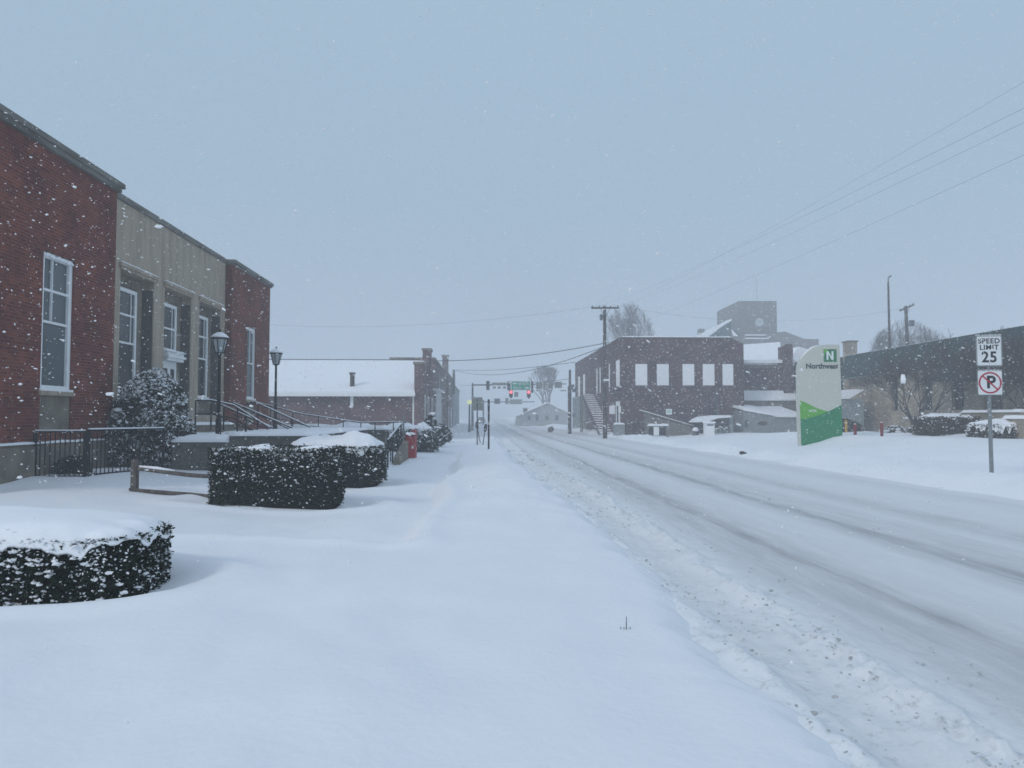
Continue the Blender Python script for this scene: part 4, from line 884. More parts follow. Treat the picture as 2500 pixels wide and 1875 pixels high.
for px in (1459.5, ):
    a = atX(px, 900, xl-.08); m = MB(); m.tube([(xl-.08, a.y, .2), (xl-.08, a.y, 6.6)], .05, 6); part('downpipe', m, M['galv'], TB)
for px in (1726, 1748, 1752):
    a = at(px, 980, YB-.07); m = MB(); m.tube([(a.x, YB-.07, 1.8), (a.x, YB-.07, 3.9)], .045, 6); part('conduit', m, M['steel'], TB)
# outside stair along the street wall
SS = thing('outside_stair', 'flight of snowy outside steps against the side of the two-storey brick building', 'stairs', (xl-.7, 72, 0))
n_ = 18; ya, yb_ = 66.5, 77.5
for k in range(n_):
    f = k/(n_-1); m = MB(); y_ = ya+(yb_-ya)*f; z_ = .15+3.65*f; m.box(xl-1.25, xl-.12, y_, y_+.42, z_, z_+.10); tr = part('tread', m, M['board'], SS)
m = MB(); m.bar((xl-1.3, ya, .1), (xl-1.3, yb_, 3.75), .08, .3); part('stringer', m, M['brownsign'], SS)
m = MB(); m.bar((xl-.08, ya, .1), (xl-.08, yb_, 3.75), .06, .3); part('stringer', m, M['brownsign'], SS)
m = MB(); m.box(xl-1.3, xl-.1, yb_+.45, yb_+1.8, 3.75, 3.9); part('landing', m, M['wood'], SS)
for (y_, z_) in ((yb_+.5, 3.9), (yb_+1.7, 3.9)):
    m = MB(); m.box(xl-1.3, xl-1.2, y_, y_+.1, -.1, z_-.153); part('post', m, M['wood'], SS)
m = MB(); a = at(1513, 1045, 62.0); m.box(a.x-.5, a.x+.35, 61.6, 62.2, -.1, .95)
bx_ = thing('mail_box', 'squat grey box at the foot of the building corner by the tall utility pole', 'box', (a.x, 62, 0)); part('body', m, M['greywall'], bx_); snow_strip(bx_, a.x-.5, a.x+.35, 61.6, 62.2, .953, .12, 5, .1)

# lean-to wall, table, signs and shelter in front of it
YL = 61.6
LT = thing('sloping_wall', 'pale stone wall with a sloping snowy coping against the two-storey building', 'wall', (at(1630, 1057, YL).x, YL, 0))
a, b, c, d = at(1576, 1008, YL), at(1694, 1042, YL), at(1694, 1058, YL), at(1576, 1058, YL)
m = MB(); m.prism([(d.x, -.2), (c.x, -.2), (b.x, b.z-.1), (a.x, a.z-.1)], 'y', YL, YL+.35); part('stones', m, M['tanwall'], LT)
m = MB(); e = at(1563, 1004, YL); m.bar((e.x, YL+.17, e.z), (b.x+.1, YL+.17, b.z-.02), .5, .12); part('coping', m, M['wood'], LT)
m = MB(); m.bar((e.x, YL+.15, e.z+.1), (b.x, YL+.15, b.z+.08), .42, .07); part('snow', m, M['snowcap'], LT)
YT = 60.0; PTb = thing('picnic_table', 'dark picnic table with a thick slab of snow before the sloping wall', 'table', (at(1608, 1055, YT).x, YT, 0))
a, b = at(1583, 1040, YT), at(1631, 1037, YT); m = MB(); m.box(a.x, b.x, YT-.4, YT+.4, a.z-.06, a.z); part('table_top', m, M['dark'], PTb); snow_strip(PTb, a.x-.03, b.x+.03, YT-.42, YT+.42, a.z+.003, .16, 3, .1)
for f in (.12, .88):
    xx = a.x+(b.x-a.x)*f; m = MB(); m.bar((xx, YT-.35, -.1), (xx, YT+.1, a.z-.06), .12, .1); m.bar((xx, YT+.35, -.1), (xx, YT-.1, a.z-.06), .12, .1); part('leg', m, M['dark'], PTb)
m = MB(); m.box(a.x+.1, b.x-.1, YT+.1, YT+.3, .1, a.z-.15); part('bench', m, M['dark'], PTb)
c = at(1602, 1048, YT-.5); m = MB(); m.box(c.x-.2, c.x+.2, YT-.6, YT-.45, .1, c.z+.2); q = thing('white_bin', 'small white bin standing before the snowy picnic table', 'bin', (c.x, YT-.5, 0)); part('body', m, M['white'], q); m = MB(); m.box(c.x-.23, c.x+.23, YT-.63, YT-.42, c.z+.203, c.z+.24); part('lid', m, M['steel'], q)
YP = 59.0; a = at(1633, 1062, YP); PS = thing('parking_sign', 'small white lot sign on a thin post in front of the two-storey brick building', 'sign', (a.x, YP, 0))
m = MB(); m.tube([(a.x, YP, -.1), (a.x, YP, at(0, 999, YP).z)], .03, 6); part('post', m, M['galv'], PS); q0, q1 = at(1626, 1012, YP), at(1640, 998.5, YP)
m = MB(); m.box(q0.x, q1.x, YP-.06, YP-.035, q0.z, q1.z); pp = part('sign_plate', m, M['white'], PS)
for k in range(3):
    z_ = q1.z-.11-.1*k; m = MB(); m.box(q0.x+.06, q1.x-.06, YP-.064, YP-.0625, z_-.02, z_+.02); part('text_line', m, M['streetgreen'], pp)
a = at(1629, 1063, 58.5); m = MB(); m.box(a.x-.1, a.x+.1, 58.4, 58.6, -.1, at(0, 1048, 58.5).z); q = thing('bollard', 'short pale post beside the small white lot sign', 'bollard', (a.x, 58.5, 0)); part('post', m, M['tanwall'], q)
# shelter
YH = 60.6; SHL = thing('shelter', 'open-sided shelter with a curved snowy roof and dark interior beside the white cabinet', 'shelter', (at(1740, 1060, YH).x, YH, 0))
def xz(px, py, Y=YH): q = at(px, py, Y); return (q.x, q.z)
m = MB(); m.prism([xz(1689, 1031), xz(1720, 1030), xz(1746, 1021), xz(1778, 1019), xz(1776, 1014), xz(1740, 1014), xz(1712, 1017), xz(1698, 1023)], 'y', YH-.8, YH+1.1); part('roof', m, M['snowcap'], SHL)
q0, q1 = at(1697, 1060, YH), at(1788, 1016, YH); m = MB(); m.box(q0.x, q1.x, YH+1.15, YH+1.3, -.1, q1.z-.35); part('back_wall', m, M['dark'], SHL)
m = MB(); q0, q1 = at(1780, 1060, YH), at(1788, 1013, YH); m.box(q0.x, q1.x, YH-.2, YH+1.1, -.1, q1.z); part('end_wall', m, M['greywall'], SHL)
m = MB(); q0, q1 = at(1745, 1013, YH), at(1788, 1013, YH); m.box(q0.x, q1.x, YH+1.15, YH+1.3, q1.z-.34, q1.z); part('fascia', m, M['greywall'], SHL)
m = MB(); q0, q1 = at(1750, 1037, YH), at(1780, 1031, YH); m.box(q0.x, q1.x, YH+.1, YH+.2, q0.z, q1.z); part('shelf', m, M['brownsign'], SHL)
rg = np.random.default_rng(3)
for k in range(6):
    q0 = at(1748+5.2*k, 1056, YH-.3); h_ = rg.uniform(.25, .5); g_ = thing('crate', ['snow-dusted crate at the left of the row in the open shelter', 'second crate from the left in the open shelter', 'third crate from the left in the open shelter', 'fourth crate from the left in the open shelter', 'fifth crate from the left in the open shelter', 'crate at the right end of the row in the open shelter'][k], 'crate', (q0.x, YH-.3, 0), 'crates in the open shelter')
    m = MB(); m.box(q0.x-.07, q0.x+.07, YH-.4, YH-.2, 0, .3+h_); part('box', m, M['steel' if k % 2 else 'greywall'], g_); m = MB(); m.blob((q0.x, YH-.3, .33+h_), (.09, .1, .05), .1); part('snow', m, M['snowcap'], g_, smooth=True)
YC = 57.5; IC = thing('white_cabinet', 'tall white cabinet with dark lettering along its top standing in the snow before the shelter', 'cabinet', (at(1732, 1063, YC).x, YC, 0))
q0, q1 = at(1720.5, 1065, YC), at(1742, 1033, YC); m = MB(); m.box(q0.x, q1.x, YC-.25, YC+.35, -.1, q1.z); part('body', m, M['white'], IC); snow_strip(IC, q0.x-.06, q1.x+.1, YC-.33, YC+.4, q1.z+.003, .12, 6, .06)
m = MB(); m.box(q0.x+.12, q1.x-.08, YC-.256, YC-.252, q1.z-.20, q1.z-.08); part('label_strip', m, M['steel'], IC)
a = at(1698, 1055, 59.5); dome = MB(); dome.blob((a.x, 59.5, .35), (.26, .26, .22), .02); q = thing('barrel', 'dark barrel with a round snow dome left of the white cabinet', 'barrel', (a.x, 59.5, 0))
m = MB(); m.lathe([(.24, -.2), (.26, .2), (.22, .5)], (a.x, 59.5, 0), 12); part('barrel_body', m, M['dark'], q, smooth=True); dome.xf(Matrix.Translation((0, 0, .18))); part('snow', dome, M['snowcap'], q, smooth=True)

# ------------------------------------------------------------------ annex and low buildings right of it
YA = 66.5; AN = thing('brick_annex', 'lower brick building with a pale hipped roof and chimney right of the two-storey one', 'building', (at(1880, 1050, YA).x, YA, 0))
a, b = at(1810, 893, YA), at(2030, 893, YA); m = MB(); m.box(a.x, b.x, YA, YA+.4, -.2, a.z); m.box(b.x-.4, b.x, YA+.403, YA+10, -.2, a.z); part('wall', m, M['brick_dark'], AN)
m = MB(); m.box(a.x, b.x+.1, YA-.15, YA-.003, a.z-.22, a.z+.08); part('fascia', m, M['wood'], AN)
m = MB(); e0, e1 = at(1812, 885, YA-.1), at(2032, 885, YA-.1); m.hexa([(e0.x, YA-.2, e0.z-.05), (e1.x, YA-.2, e0.z-.05), (e1.x, YA+2, e0.z+.3), (e0.x, YA+2, e0.z+.3), (e0.x, YA-.2, e0.z+.22), (e1.x, YA-.2, e0.z+.22), (e1.x, YA+2, e0.z+.55), (e0.x, YA+2, e0.z+.55)]); part('roof_snow', m, M['snowcap'], AN)
Yk = YA+4
m = MB(); P1 = at(1810, 880, Yk); P2 = at(1909, 880, Yk); P3 = at(1900, 836, Yk+6); P4 = at(1812, 854, Yk+6)
m.hexa([tuple(P1), tuple(P2), (P2.x, Yk+12, P2.z), (P1.x, Yk+12, P1.z), (P1.x, Yk+5.0, P4.z+.3), (P3.x, Yk+5.5, P3.z), (P3.x, Yk+6.5, P3.z), (P1.x, Yk+6.5, P4.z+.3)]); part('hip_roof', m, M['board'], AN)
m = MB(); P1 = at(1935, 868, Yk); P2 = at(1965, 868, Yk); m.prism([(P1.x, P1.z-.5), (P2.x+2, P1.z-.5), (P2.x+2, P1.z+.1), (at(1950, 846, Yk).x, at(1950, 846, Yk).z), (P1.x, P1.z)], 'y', Yk, Yk+5); part('dormer_roof', m, M['snowcap'], AN)
c0, c1 = at(1910.5, 893, YA-.2), at(1932.5, 846, YA-.2); m = MB(); m.prism([(c0.x, 2), (c1.x, 2), (c1.x, c1.z), (at(1921, 833, YA).x+.25, at(0, 834, YA).z), (at(1921, 833, YA).x-.2, at(0, 834, YA).z), (c0.x, c1.z)], 'y', YA-.5, YA-.16); m.box(c0.x, c1.x, YA-.157, YA+.8, a.z+.1, c1.z); part('chimney', m, M['brick_dark'], AN)
YD = 60.5; LB = thing('low_building', 'low grey building with a snowy lean-to roof right of the two-storey brick building', 'building', (at(1880, 1050, YD).x, YD, 0))
a, b, c, d = at(1817, 1003, YD), at(1893, 1017, YD), at(1893, 1055, YD), at(1817, 1055, YD)
m = MB(); m.prism([(d.x, -.2), (c.x, -.2), (b.x, b.z), (a.x, a.z)], 'y', YD, YD+5); e1 = at(1962, 1019, YD+.05); m.box(c.x+.003, e1.x, YD+.05, YD+5, -.2, e1.z); part('wall', m, M['greywall'], LB)
m = MB(); m.hexa([(a.x-.1, YD-.2, a.z+.02), (b.x, YD-.2, b.z+.02), (b.x, YD+5, b.z+.6), (a.x-.1, YD+5, a.z+.6), (a.x-.1, YD-.2, a.z+.2), (b.x, YD-.2, b.z+.2), (b.x, YD+5, b.z+1.0), (a.x-.1, YD+5, a.z+.8)])
m.hexa([(b.x+.003, YD-.2, e1.z+.02), (e1.x, YD-.2, e1.z+.02), (e1.x, YD+5, e1.z+.6), (b.x+.003, YD+5, e1.z+.6), (b.x+.003, YD-.2, e1.z+.22), (e1.x, YD-.2, e1.z+.22), (e1.x, YD+5, e1.z+1.0), (b.x+.003, YD+5, e1.z+1.0)]); part('roof_snow', m, M['snowcap'], LB)
a, b = at(1818, 996, YD+4.6), at(1960, 980, YD+4.6); m = MB(); m.box(a.x, b.x, YD+5.1, YD+5.3, a.z-1.5, b.z+.2); part('porch_wall', m, M['tanwall'], LB)
m = MB(); p_ = at(1812, 978, YD+5); q_ = at(1950, 958, YD+6.2); m.hexa([(p_.x+.1, YD+4.9, p_.z), (q_.x, YD+4.9, p_.z), (q_.x, YA-.2, q_.z), (p_.x+.1, YA-.2, q_.z), (p_.x+.1, YD+4.9, p_.z+.15), (q_.x, YD+4.9, p_.z+.15), (q_.x, YA-.2, q_.z+.15), (p_.x+.1, YA-.2, q_.z+.15)]); part('porch_snow', m, M['snowcap'], LB)
m = MB(); q0 = at(1862, 1034, YD); m.lathe([(.01, 0), (.38, .0), (.38, .04), (.01, .04)], (0, 0, 0), 16); m.xf(Matrix.Translation((q0.x, YD-.003, q0.z)) @ Matrix.Rotation(math.pi/2, 4, 'X') @ Matrix.Diagonal((1, .5, 1, 1))); part('oval_sign', m, M['brownsign'], LB)
m = MB(); q0 = at(1822, 1035, YD); m.box(q0.x-.15, q0.x+.15, YD-.03, YD-.003, q0.z-.3, q0.z+.3); part('vent', m, M['steel'], LB)

# ------------------------------------------------------------------ courthouse with a square tower, far
YC2 = 122; CH = thing('courthouse', 'hazy grey building with a square clock tower rising behind the brick buildings', 'building', (at(1850, 1020, YC2).x, YC2, 0))
q = lambda px, py, Y=YC2: at(px, py, Y)
a, b = q(1806, 830), q(1896, 735); m = MB(); hw = b.x-a.x; m.box(a.x, b.x, YC2, YC2+hw, 0, b.z); part('tower', m, M['cream'], CH)
c = q(1779, 748); m = MB(); m.hexa([(c.x, YC2+2.5, 0), (a.x-.003, YC2, 0), (a.x-.003, YC2+hw, 0), (c.x, YC2+hw, 0), (c.x, YC2+2.5, c.z), (a.x-.003, YC2, b.z), (a.x-.003, YC2+hw, b.z), (c.x, YC2+hw, c.z)]); part('tower_side', m, M['cream'], CH)
cc = q(1854, 787); m = MB(); m.lathe([(.68, 0), (.68, .08), (.60, .1)], (0, 0, 0), 24); m.xf(Matrix.Translation((cc.x, YC2-.003, cc.z)) @ Matrix.Rotation(math.pi/2, 4, 'X')); ckf = part('clock', m, M['clock'], CH)
m = MB(); m.bar((cc.x-.45, YC2-.12, cc.z), (cc.x+.35, YC2-.12, cc.z+.05), .04, .07); part('hands', m, M['steel'], ckf)
m = MB(); pts = [(1700, 850), (1700, 822), (1778, 781), (1806, 779)]; P5 = [(q(x, y_).x, q(x, y_).z) for x, y_ in ((1690, 1000), (1991, 1000), (1991, 829.5), (1957, 829.5), (1910, 811.5), (1800, 811.5))]
m.prism([(P5[0][0], 0), (P5[1][0], 0), P5[2], P5[3], P5[4], (q(1700, 811).x, q(0, 826).z)], 'y', YC2-1.2, YC2-.3); part('wall', m, M['cream'], CH)
CQ = lambda *P_: [(q(x, y_).x, q(x, y_).z) for x, y_ in P_]
m = MB(); m.prism(CQ((1690, 826), (1722, 822), (1764, 794), (1778.5, 786), (1778.5, 780.5)), 'y', YC2-1.6, YC2+.5); part('roof', m, M['snowcap'], CH)
m = MB(); m.prism(CQ((1722, 826), (1778, 826), (1778, 786.5), (1764, 794.5)), 'y', YC2-1.5, YC2-1.23); part('gable', m, M['metalgreen'], CH)
m = MB(); m.prism(CQ((1778, 806), (1794, 823), (1783, 823)), 'y', YC2-1.6, YC2-1.3); part('snow', m, M['snowcap'], CH)
for z_ in (820, 828):
    a2, b2 = q(1812, z_), q(1862 if z_ == 820 else 1870, z_); m = MB(); m.box(a2.x, b2.x, YC2-1.5, YC2-1.21, a2.z-.08, a2.z+.08); part('snowy_ledge', m, M['snowcap'], CH)
m = MB(); m.tube([(q(1848, 0).x, YC2+2, b.z), tuple(q(1847.5, 676, YC2+2))], .03, 5); part('antenna', m, M['steel'], CH)
c = q(1718, 806); m = MB(); m.box(c.x-.45, c.x+.45, YC2+1, YC2+2, c.z-1.2, c.z+.35); part('chimney', m, M['cream'], CH)

# ------------------------------------------------------------------ bank on the right
XB = 28.0; BK = thing('bank_building', 'long single-storey tan building with a deep dark green roof band behind the road signs', 'building', (XB, 45, 0))
wins = []
for (a, b) in ((2177, 2192), (2252, 2276), (2324, 2354), (2402, 2445)):
    y1, y0 = atX(a, 1000, XB).y, atX(b, 1000, XB).y; wins.append((y0, y1, 1.95, 4.35))
m = MB(); wall(m, 'x', XB, XB+.4, 24, 56.5, -.2, 4.45, wins); m.box(XB+.403, XB+14, 56.1, 56.5, -.2, 4.45); m.box(XB+.403, XB+14, 24, 24.4, -.2, 4.45); part('wall', m, M['brick_tan'], BK)
for h_ in wins: window(BK, 'x', XB+.18, h_[0], h_[1], h_[2], h_[3], -1, .06, .08, frame='steel', snow=False, vbars=(((h_[0]+h_[1])/2, h_[2], h_[3]),))
m = MB(); m.hexa([(XB-.7, 23.5, 4.45), (XB+1.2, 23.5, 4.45), (XB+1.2, 57, 4.45), (XB-.7, 57, 4.45), (XB-.1, 23.5, 6.25), (XB+1.2, 23.5, 6.25), (XB+1.2, 57, 6.25), (XB-.1, 57, 6.25)]); part('roof_band', m, M['metalgreen'], BK)
for k in range(84):
    y_ = 23.7+k*.4; m = MB(); m.bar((XB-.715, y_, 4.47), (XB-.115, y_, 6.25), .03, .03); part('seam', m, M['metalgreen'], BK)
snow_strip(BK, XB-.05, XB+14, 23.5, 57, 6.253, .10, 60, 1.0)
m = MB(); m.bar((XB-.75, 23.5, 4.44), (XB-.75, 57, 4.44), .05, .05); part('gutter', m, M['galv'], BK)
# low entry canopy under the band
m = MB(); m.hexa([(XB-1.9, 40.2, 3.6), (XB-.01, 40.2, 3.6), (XB-.01, 43.4, 3.6), (XB-1.9, 43.4, 3.6), (XB-.9, 40.2, 4.6), (XB-.01, 40.2, 4.6), (XB-.01, 43.4, 4.6), (XB-.9, 43.4, 4.6)]); part('canopy', m, M['metalgreen'], BK)
c = at(2082, 862, 58.5); m = MB(); m.box(c.x-.36, c.x+.36, 58.5, 59.4, 0, at(0, 826, 58.5).z); ch = part('chimney', m, M['brick_tan'], BK); m = MB(); m.box(c.x-.44, c.x+.44, 58.4, 59.5, at(0, 825.7, 58.5).z, at(0, 823, 58.5).z); part('chimney_cap', m, M['stone'], ch)
m = MB(); a, b = at(2046, 960, 60), at(2098, 872, 60); m.box(a.x-1, b.x, 60, 66, 0, b.z); part('rear_wing', m, M['metalgreen'], BK); snow_strip(BK, a.x-1, b.x, 60, 66, b.z+.003, .1, 61, .6)
GSH = thing('grey_shed', 'small grey shed with a curved snowy roof just right of the pylon sign', 'shed', (25.5, 52, 0))
a, b = at(2045, 1048, 52), at(2108, 962, 52); m = MB(); m.box(a.x, b.x, 52, 55, 0, at(0, 972, 52).z); part('wall', m, M['greywall'], GSH)
m = MB(); m.prism([(a.x, at(0, 972, 52).z+.003), (at(2070, 972, 52).x, at(0, 972, 52).z+.003), (at(2106, 949, 52).x, at(0, 949, 52).z), (at(2085, 947, 52).x, at(0, 947, 52).z), (a.x, at(0, 952, 52).z)], 'y', 51.8, 55); part('roof_snow', m, M['snowcap'], GSH)
# planter walls with snow tops
for (pa, pb, py, hh, lb) in ((2209, 2264, 1022, .95, 'lowest and farthest of the snow-topped planter walls before the tan building'), (2265, 2345, 1014, 1.1, 'middle planter wall with a snow top behind the brown hedge'), (2346, 2491, 1006, 1.2, 'highest planter wall with a long snow top behind the road sign post')):
    y1, y0 = atX(pa, py, 25.2).y, atX(pb, py, 25.2).y; z_ = at((pa+pb)/2, py, (y0+y1)/2).z
    t = thing('planter_wall', lb, 'low wall', (25.2, (y0+y1)/2, 0), 'snow-topped planter walls')
    m = MB(); m.box(25.2, 25.7, y0+.01, y1-.01, 0, z_-.02); part('blocks', m, M['brick_tan'], t); snow_strip(t, 25.1, 25.8, y0, y1, z_-.017, .13, int(pa), .15)
t = thing('planter_wall', 'short snow-topped planter block at the right edge of the picture', 'low wall', (24, 32.9, 0), 'snow-topped planter walls')
m = MB(); m.box(23.9, 24.6, 32.2, 33.8, 0, 1.45); part('blocks', m, M['brick_tan'], t); snow_strip(t, 23.8, 24.7, 32.1, 33.9, 1.452, .14, 5, .1)
hedge('brown-green clipped hedge half under snow to the left of the road sign post', 22.2, 24.6, 36.2, 38.6, .45, 1.52, 6000, .05, .15, 40, mats=('leaf2', 'core2'), capkw=dict(lump=1.2, round=3, over=-.1), seed=12, bits=.04)
hedge('low hedge almost buried in snow directly behind the road sign post', 22.6, 24.4, 33.0, 34.8, .5, 1.15, 1800, .06, .22, 60, mats=('leaf2', 'core2'), capkw=dict(lump=.9, round=2.5), seed=13, bits=.2)
dome_shrub('dark bare bush behind the two red bollards', (22.2, 46.3), (1.6, .9), .4, 1.05, 1500, .07, mats=('leaf2', 'core2'), seed=14, snowfrac=.12, clumps=5)
dome_shrub('small snow-covered mound of shrub at the foot of the farthest planter wall', (23.6, 42.6), (.6, .5), .55, .5, 260, .06, mats=('leaf2', 'core2'), seed=15, snowfrac=.8, clumps=16)
dome_shrub('small snow-covered mound of shrub left of the brown-green hedge', (23.3, 40.3), (.4, .4), .55, .45, 160, .06, mats=('leaf2', 'core2'), seed=18, snowfrac=.8, clumps=14)
for (px, pt, pb, lb) in ((2088, 1036, 1071, 'left red bollard standing in the snow right of the green and white sign'), (2153, 1032, 1069, 'right red bollard standing in the snow, taller than the other')):
    a = at(px, pb, 38.5); z1 = at(px, pt, 38.5).z; g0 = gz(a.x, 38.5)
    t = thing('bollard', lb, 'bollard', (a.x, 38.5, g0), 'red bollards'); m = MB(); m.lathe([(.075, -.3), (.075, z1-g0-.03), (.05, z1-g0)], (a.x, 38.5, g0), 10); part('post', m, M['bollard_red'], t, smooth=True)
    m = MB(); m.lathe([(.06, z1-g0+.003), (.05, z1-g0+.03), (.01, z1-g0+.045)], (a.x, 38.5, g0), 10); part('snow', m, M['snowcap'], t, smooth=True)
a = at(2066, 1048, 44); t = thing('bollard', 'yellow bollard close to the right edge of the green and white sign', 'bollard', (a.x, 44, 0)); m = MB(); m.lathe([(.07, .0), (.07, at(0, 1026, 44).z)], (a.x, 44, 0), 10); part('post', m, M['yellow'], t)

# ------------------------------------------------------------------ bank pylon sign
YG = 38.0; SG = thing('pylon_sign', 'tall sage and green pylon sign with a curved left shoulder and an N logo', 'sign', (at(2005, 1070, YG).x, YG, 0))
def sg(px, py): q = at(px, py, YG-.2); return (q.x, q.z)
outline = [(1957, 1105), (2057, 1105), (2056, 1040), (2054, 960), (2051.5, 890), (2049.5, 841.5), (2017, 841), (2002.5, 843), (1992, 846), (1985, 849.5), (1976, 856), (1969, 862.5), (1962, 870), (1956.5, 880), (1953, 891), (1952, 905), (1952, 960), (1954, 1040)]
m = MB(); m.prism([sg(*p) for p in outline], 'y', YG-.2, YG+.25); part('panel', m, M['sage'], SG)
yf = YG-.2
dk = [(1957, 1105), (2056.8, 1105), (2056, 1040), (2054.3, 988.5), (2040, 996), (2022, 1004.5), (2004, 1012), (1985, 1018), (1970, 1021.5), (1954, 1023)]
m = MB(); m.prism([sg(*p) for p in dk], 'y', yf-.012, yf-.004); part('dark_green_wave', m, M['dkgreen'], SG)
lg = [(1954, 1023), (1970, 1021.5), (1985, 1018), (2004, 1012), (2022, 1004.5), (2008, 1001), (1993, 996), (1978, 988.5), (1964, 981.5), (1952.3, 978)]
m = MB(); m.prism([sg(*p) for p in lg], 'y', yf-.010, yf-.003); lgo = part('light_green_wave', m, M['ltgreen'], SG)
m = MB(); a, b = sg(2011, 883.5), sg(2042, 852.5); m.box(a[0], b[0], yf-.014, yf-.004, a[1], b[1]); lo = part('logo_square', m, M['logo_green'], SG)
cxl, czl, h_ = (a[0]+b[0])/2-.02, (a[1]+b[1])/2, (b[1]-a[1])
m = MB(); m.prism([(a[0], b[1]), (a[0], b[1]-h_*.42), (a[0]+h_*.42, b[1])], 'y', yf-.020, yf-.0145); part('logo_corner', m, M['ltgreen'], lo)
u = h_*.27
m = MB(); m.prism([(cxl-u, czl-u*1.25), (cxl-u*.45, czl-u*1.25), (cxl-u*.45, czl+u*.45), (cxl+u*.5, czl-u*1.25), (cxl+u*1.05, czl-u*1.25), (cxl+u*1.05, czl+u*1.25), (cxl+u*.5, czl+u*1.25), (cxl+u*.5, czl-u*.40), (cxl-u*.45, czl+u*1.25), (cxl-u, czl+u*1.25)], 'y', yf-.028, yf-.021); part('letter', m, M['logo_white'], lo)
a, b = sg(1971, 901.5), sg(2042, 889); m = textmb('Northwest', .375, .012, .004); m.xf(Matrix.Translation(((a[0]+b[0])/2, yf-.012, (a[1]+b[1])/2+.02))); part('lettering', m, M['greysign'], SG)
a = sg(1984, 1003.5); m = textmb('ATM', .18, .004, .004); m.xf(Matrix.Translation((a[0], yf-.018, a[1]))); part('lettering', m, M['logo_white'], lgo)
m = MB(); pts = [(2002.5, 843), (1992, 846), (1985, 849.5), (1976, 856), (1969, 862.5), (1962, 870), (1957, 879)]
P = [sg(*p) for p in pts]; m.tube([(x+.005, YG, z+.01) for x, z in P], [.01, .04, .05, .055, .05, .045, .015], 7); part('snow', m, M['snowcap'], SG, smooth=True)

# ------------------------------------------------------------------ road sign in the foreground
c = at(2414.5, 856, 18.0); gx_, gy_ = c.x, 18.0; g0 = gz(gx_, gy_); RS = thing('road_sign', 'grey post carrying a SPEED LIMIT 25 sign above a no parking sign', 'road sign', (gx_, gy_, g0-.3))
RM = Matrix.Translation((gx_, gy_, 0)) @ Matrix.Rotation(rad(-9), 4, 'Z')
def loc(m, dz=0): return m.xf(RM @ Matrix.Translation((0, 0, dz)))
pbx = at(2423.5, 1164, 18.02).x-gx_; ptx = at(2418, 950, 18.02).x-gx_
m = MB(); w2, d2 = .028, .018
m.hexa([(gx_+pbx-.045, 18.03, g0-.3), (gx_+pbx+.045, 18.03, g0-.3), (gx_+pbx+.045, 18.07, g0-.3), (gx_+pbx-.045, 18.07, g0-.3), (gx_+.0-.032, 18.03, at(0, 818, 18).z), (gx_+.032, 18.03, at(0, 818, 18).z), (gx_+.032, 18.07, at(0, 818, 18).z), (gx_-.032, 18.07, at(0, 818, 18).z)])
part('post', m, M['galv'], RS)
def rrect(w_, h_, r, n=4):
    out = []
    for cx_, cz_, a0 in ((w_-r, h_-r, 0), (-w_+r, h_-r, 90), (-w_+r, -h_+r, 180), (w_-r, -h_+r, 270)):
        for k in range(n+1): a = rad(a0+90*k/n); out.append((cx_+r*math.cos(a), cz_+r*math.sin(a)))
    return out
z1 = at(2420, 856.5, 18).z; z2 = at(2422, 934.5, 18).z
sp1 = part('speed_sign', loc(MB().prism(rrect(.305, .382, .04), 'y', -.004, .004), z1), M['galv'], RS)
part('sign_face', loc(MB().prism(rrect(.287, .364, .03), 'y', -.0075, -.0045), z1), M['sign_white'], sp1)
def ringp(m, w_, h_, t_):
    m.box(-w_, w_, -.0105, -.008, h_-t_, h_); m.box(-w_, w_, -.0105, -.008, -h_, -h_+t_); m.box(-w_, -w_+t_, -.0105, -.008, -h_+t_+.001, h_-t_-.001); m.box(w_-t_, w_, -.0105, -.008, -h_+t_+.001, h_-t_-.001); return m
part('border', loc(ringp(MB(), .283, .360, .006), z1), M['sign_black'], sp1)
for txt, s_, dz, wt, sx in (('SPEED', .172, .235, .0045, 1.02), ('LIMIT', .172, .078, .0045, 1.02), ('25', .365, -.165, .009, .95)):
    m = textmb(txt, s_, wt, .0012, 1.08, sx); m.xf(Matrix.Translation((0, -.0095, dz))); part('lettering', loc(m, z1), M['sign_black'], sp1)
sp2 = part('no_parking_sign', loc(MB().prism(rrect(.29, .305, .04), 'y', -.004, .004), z2), M['galv'], RS)
part('sign_face', loc(MB().prism(rrect(.272, .288, .03), 'y', -.0075, -.0045), z2), M['sign_white'], sp2)
m = textmb('P', .42, .012, .0012); m.xf(Matrix.Translation((.02, -.0095, 0))); part('lettering', loc(m, z2), M['sign_black'], sp2)
m = MB(); n = 48
V = []; F = []
for k in range(n):
    a = 2*math.pi*k/n
    for r in (.262, .226):
        for y_ in (-.0155, -.0125): V.append((math.cos(a)*r, y_, math.sin(a)*r))
for k in range(n):
    i, j = 4*k, 4*((k+1) % n); F += [(i, j, j+2, i+2), (i+1, i+3, j+3, j+1), (i, i+1, j+1, j), (i+2, j+2, j+3, i+3)]
m.add(V, F); part('red_circle', loc(m, z2), M['sign_red'], sp2)
m = MB(); a_ = rad(135); dx, dz = math.cos(a_), math.sin(a_); px_, pz_ = -dz*.017, dx*.017
m.prism([(dx*.235+px_, dz*.235+pz_), (-dx*.235+px_, -dz*.235+pz_), (-dx*.235-px_, -dz*.235-pz_), (dx*.235-px_, dz*.235-pz_)], 'y', -.0145, -.0115); part('red_slash', loc(m, z2), M['sign_red'], sp2)
m = MB()
for k in range(14): m.blob((-.28+.56*k/13+random.uniform(-.02, .02), -.004, .385), (.03, .016, random.uniform(.004, .012)), .2)
part('snow', loc(m, z1), M['snowcap'], sp1, smooth=True)
m = MB()
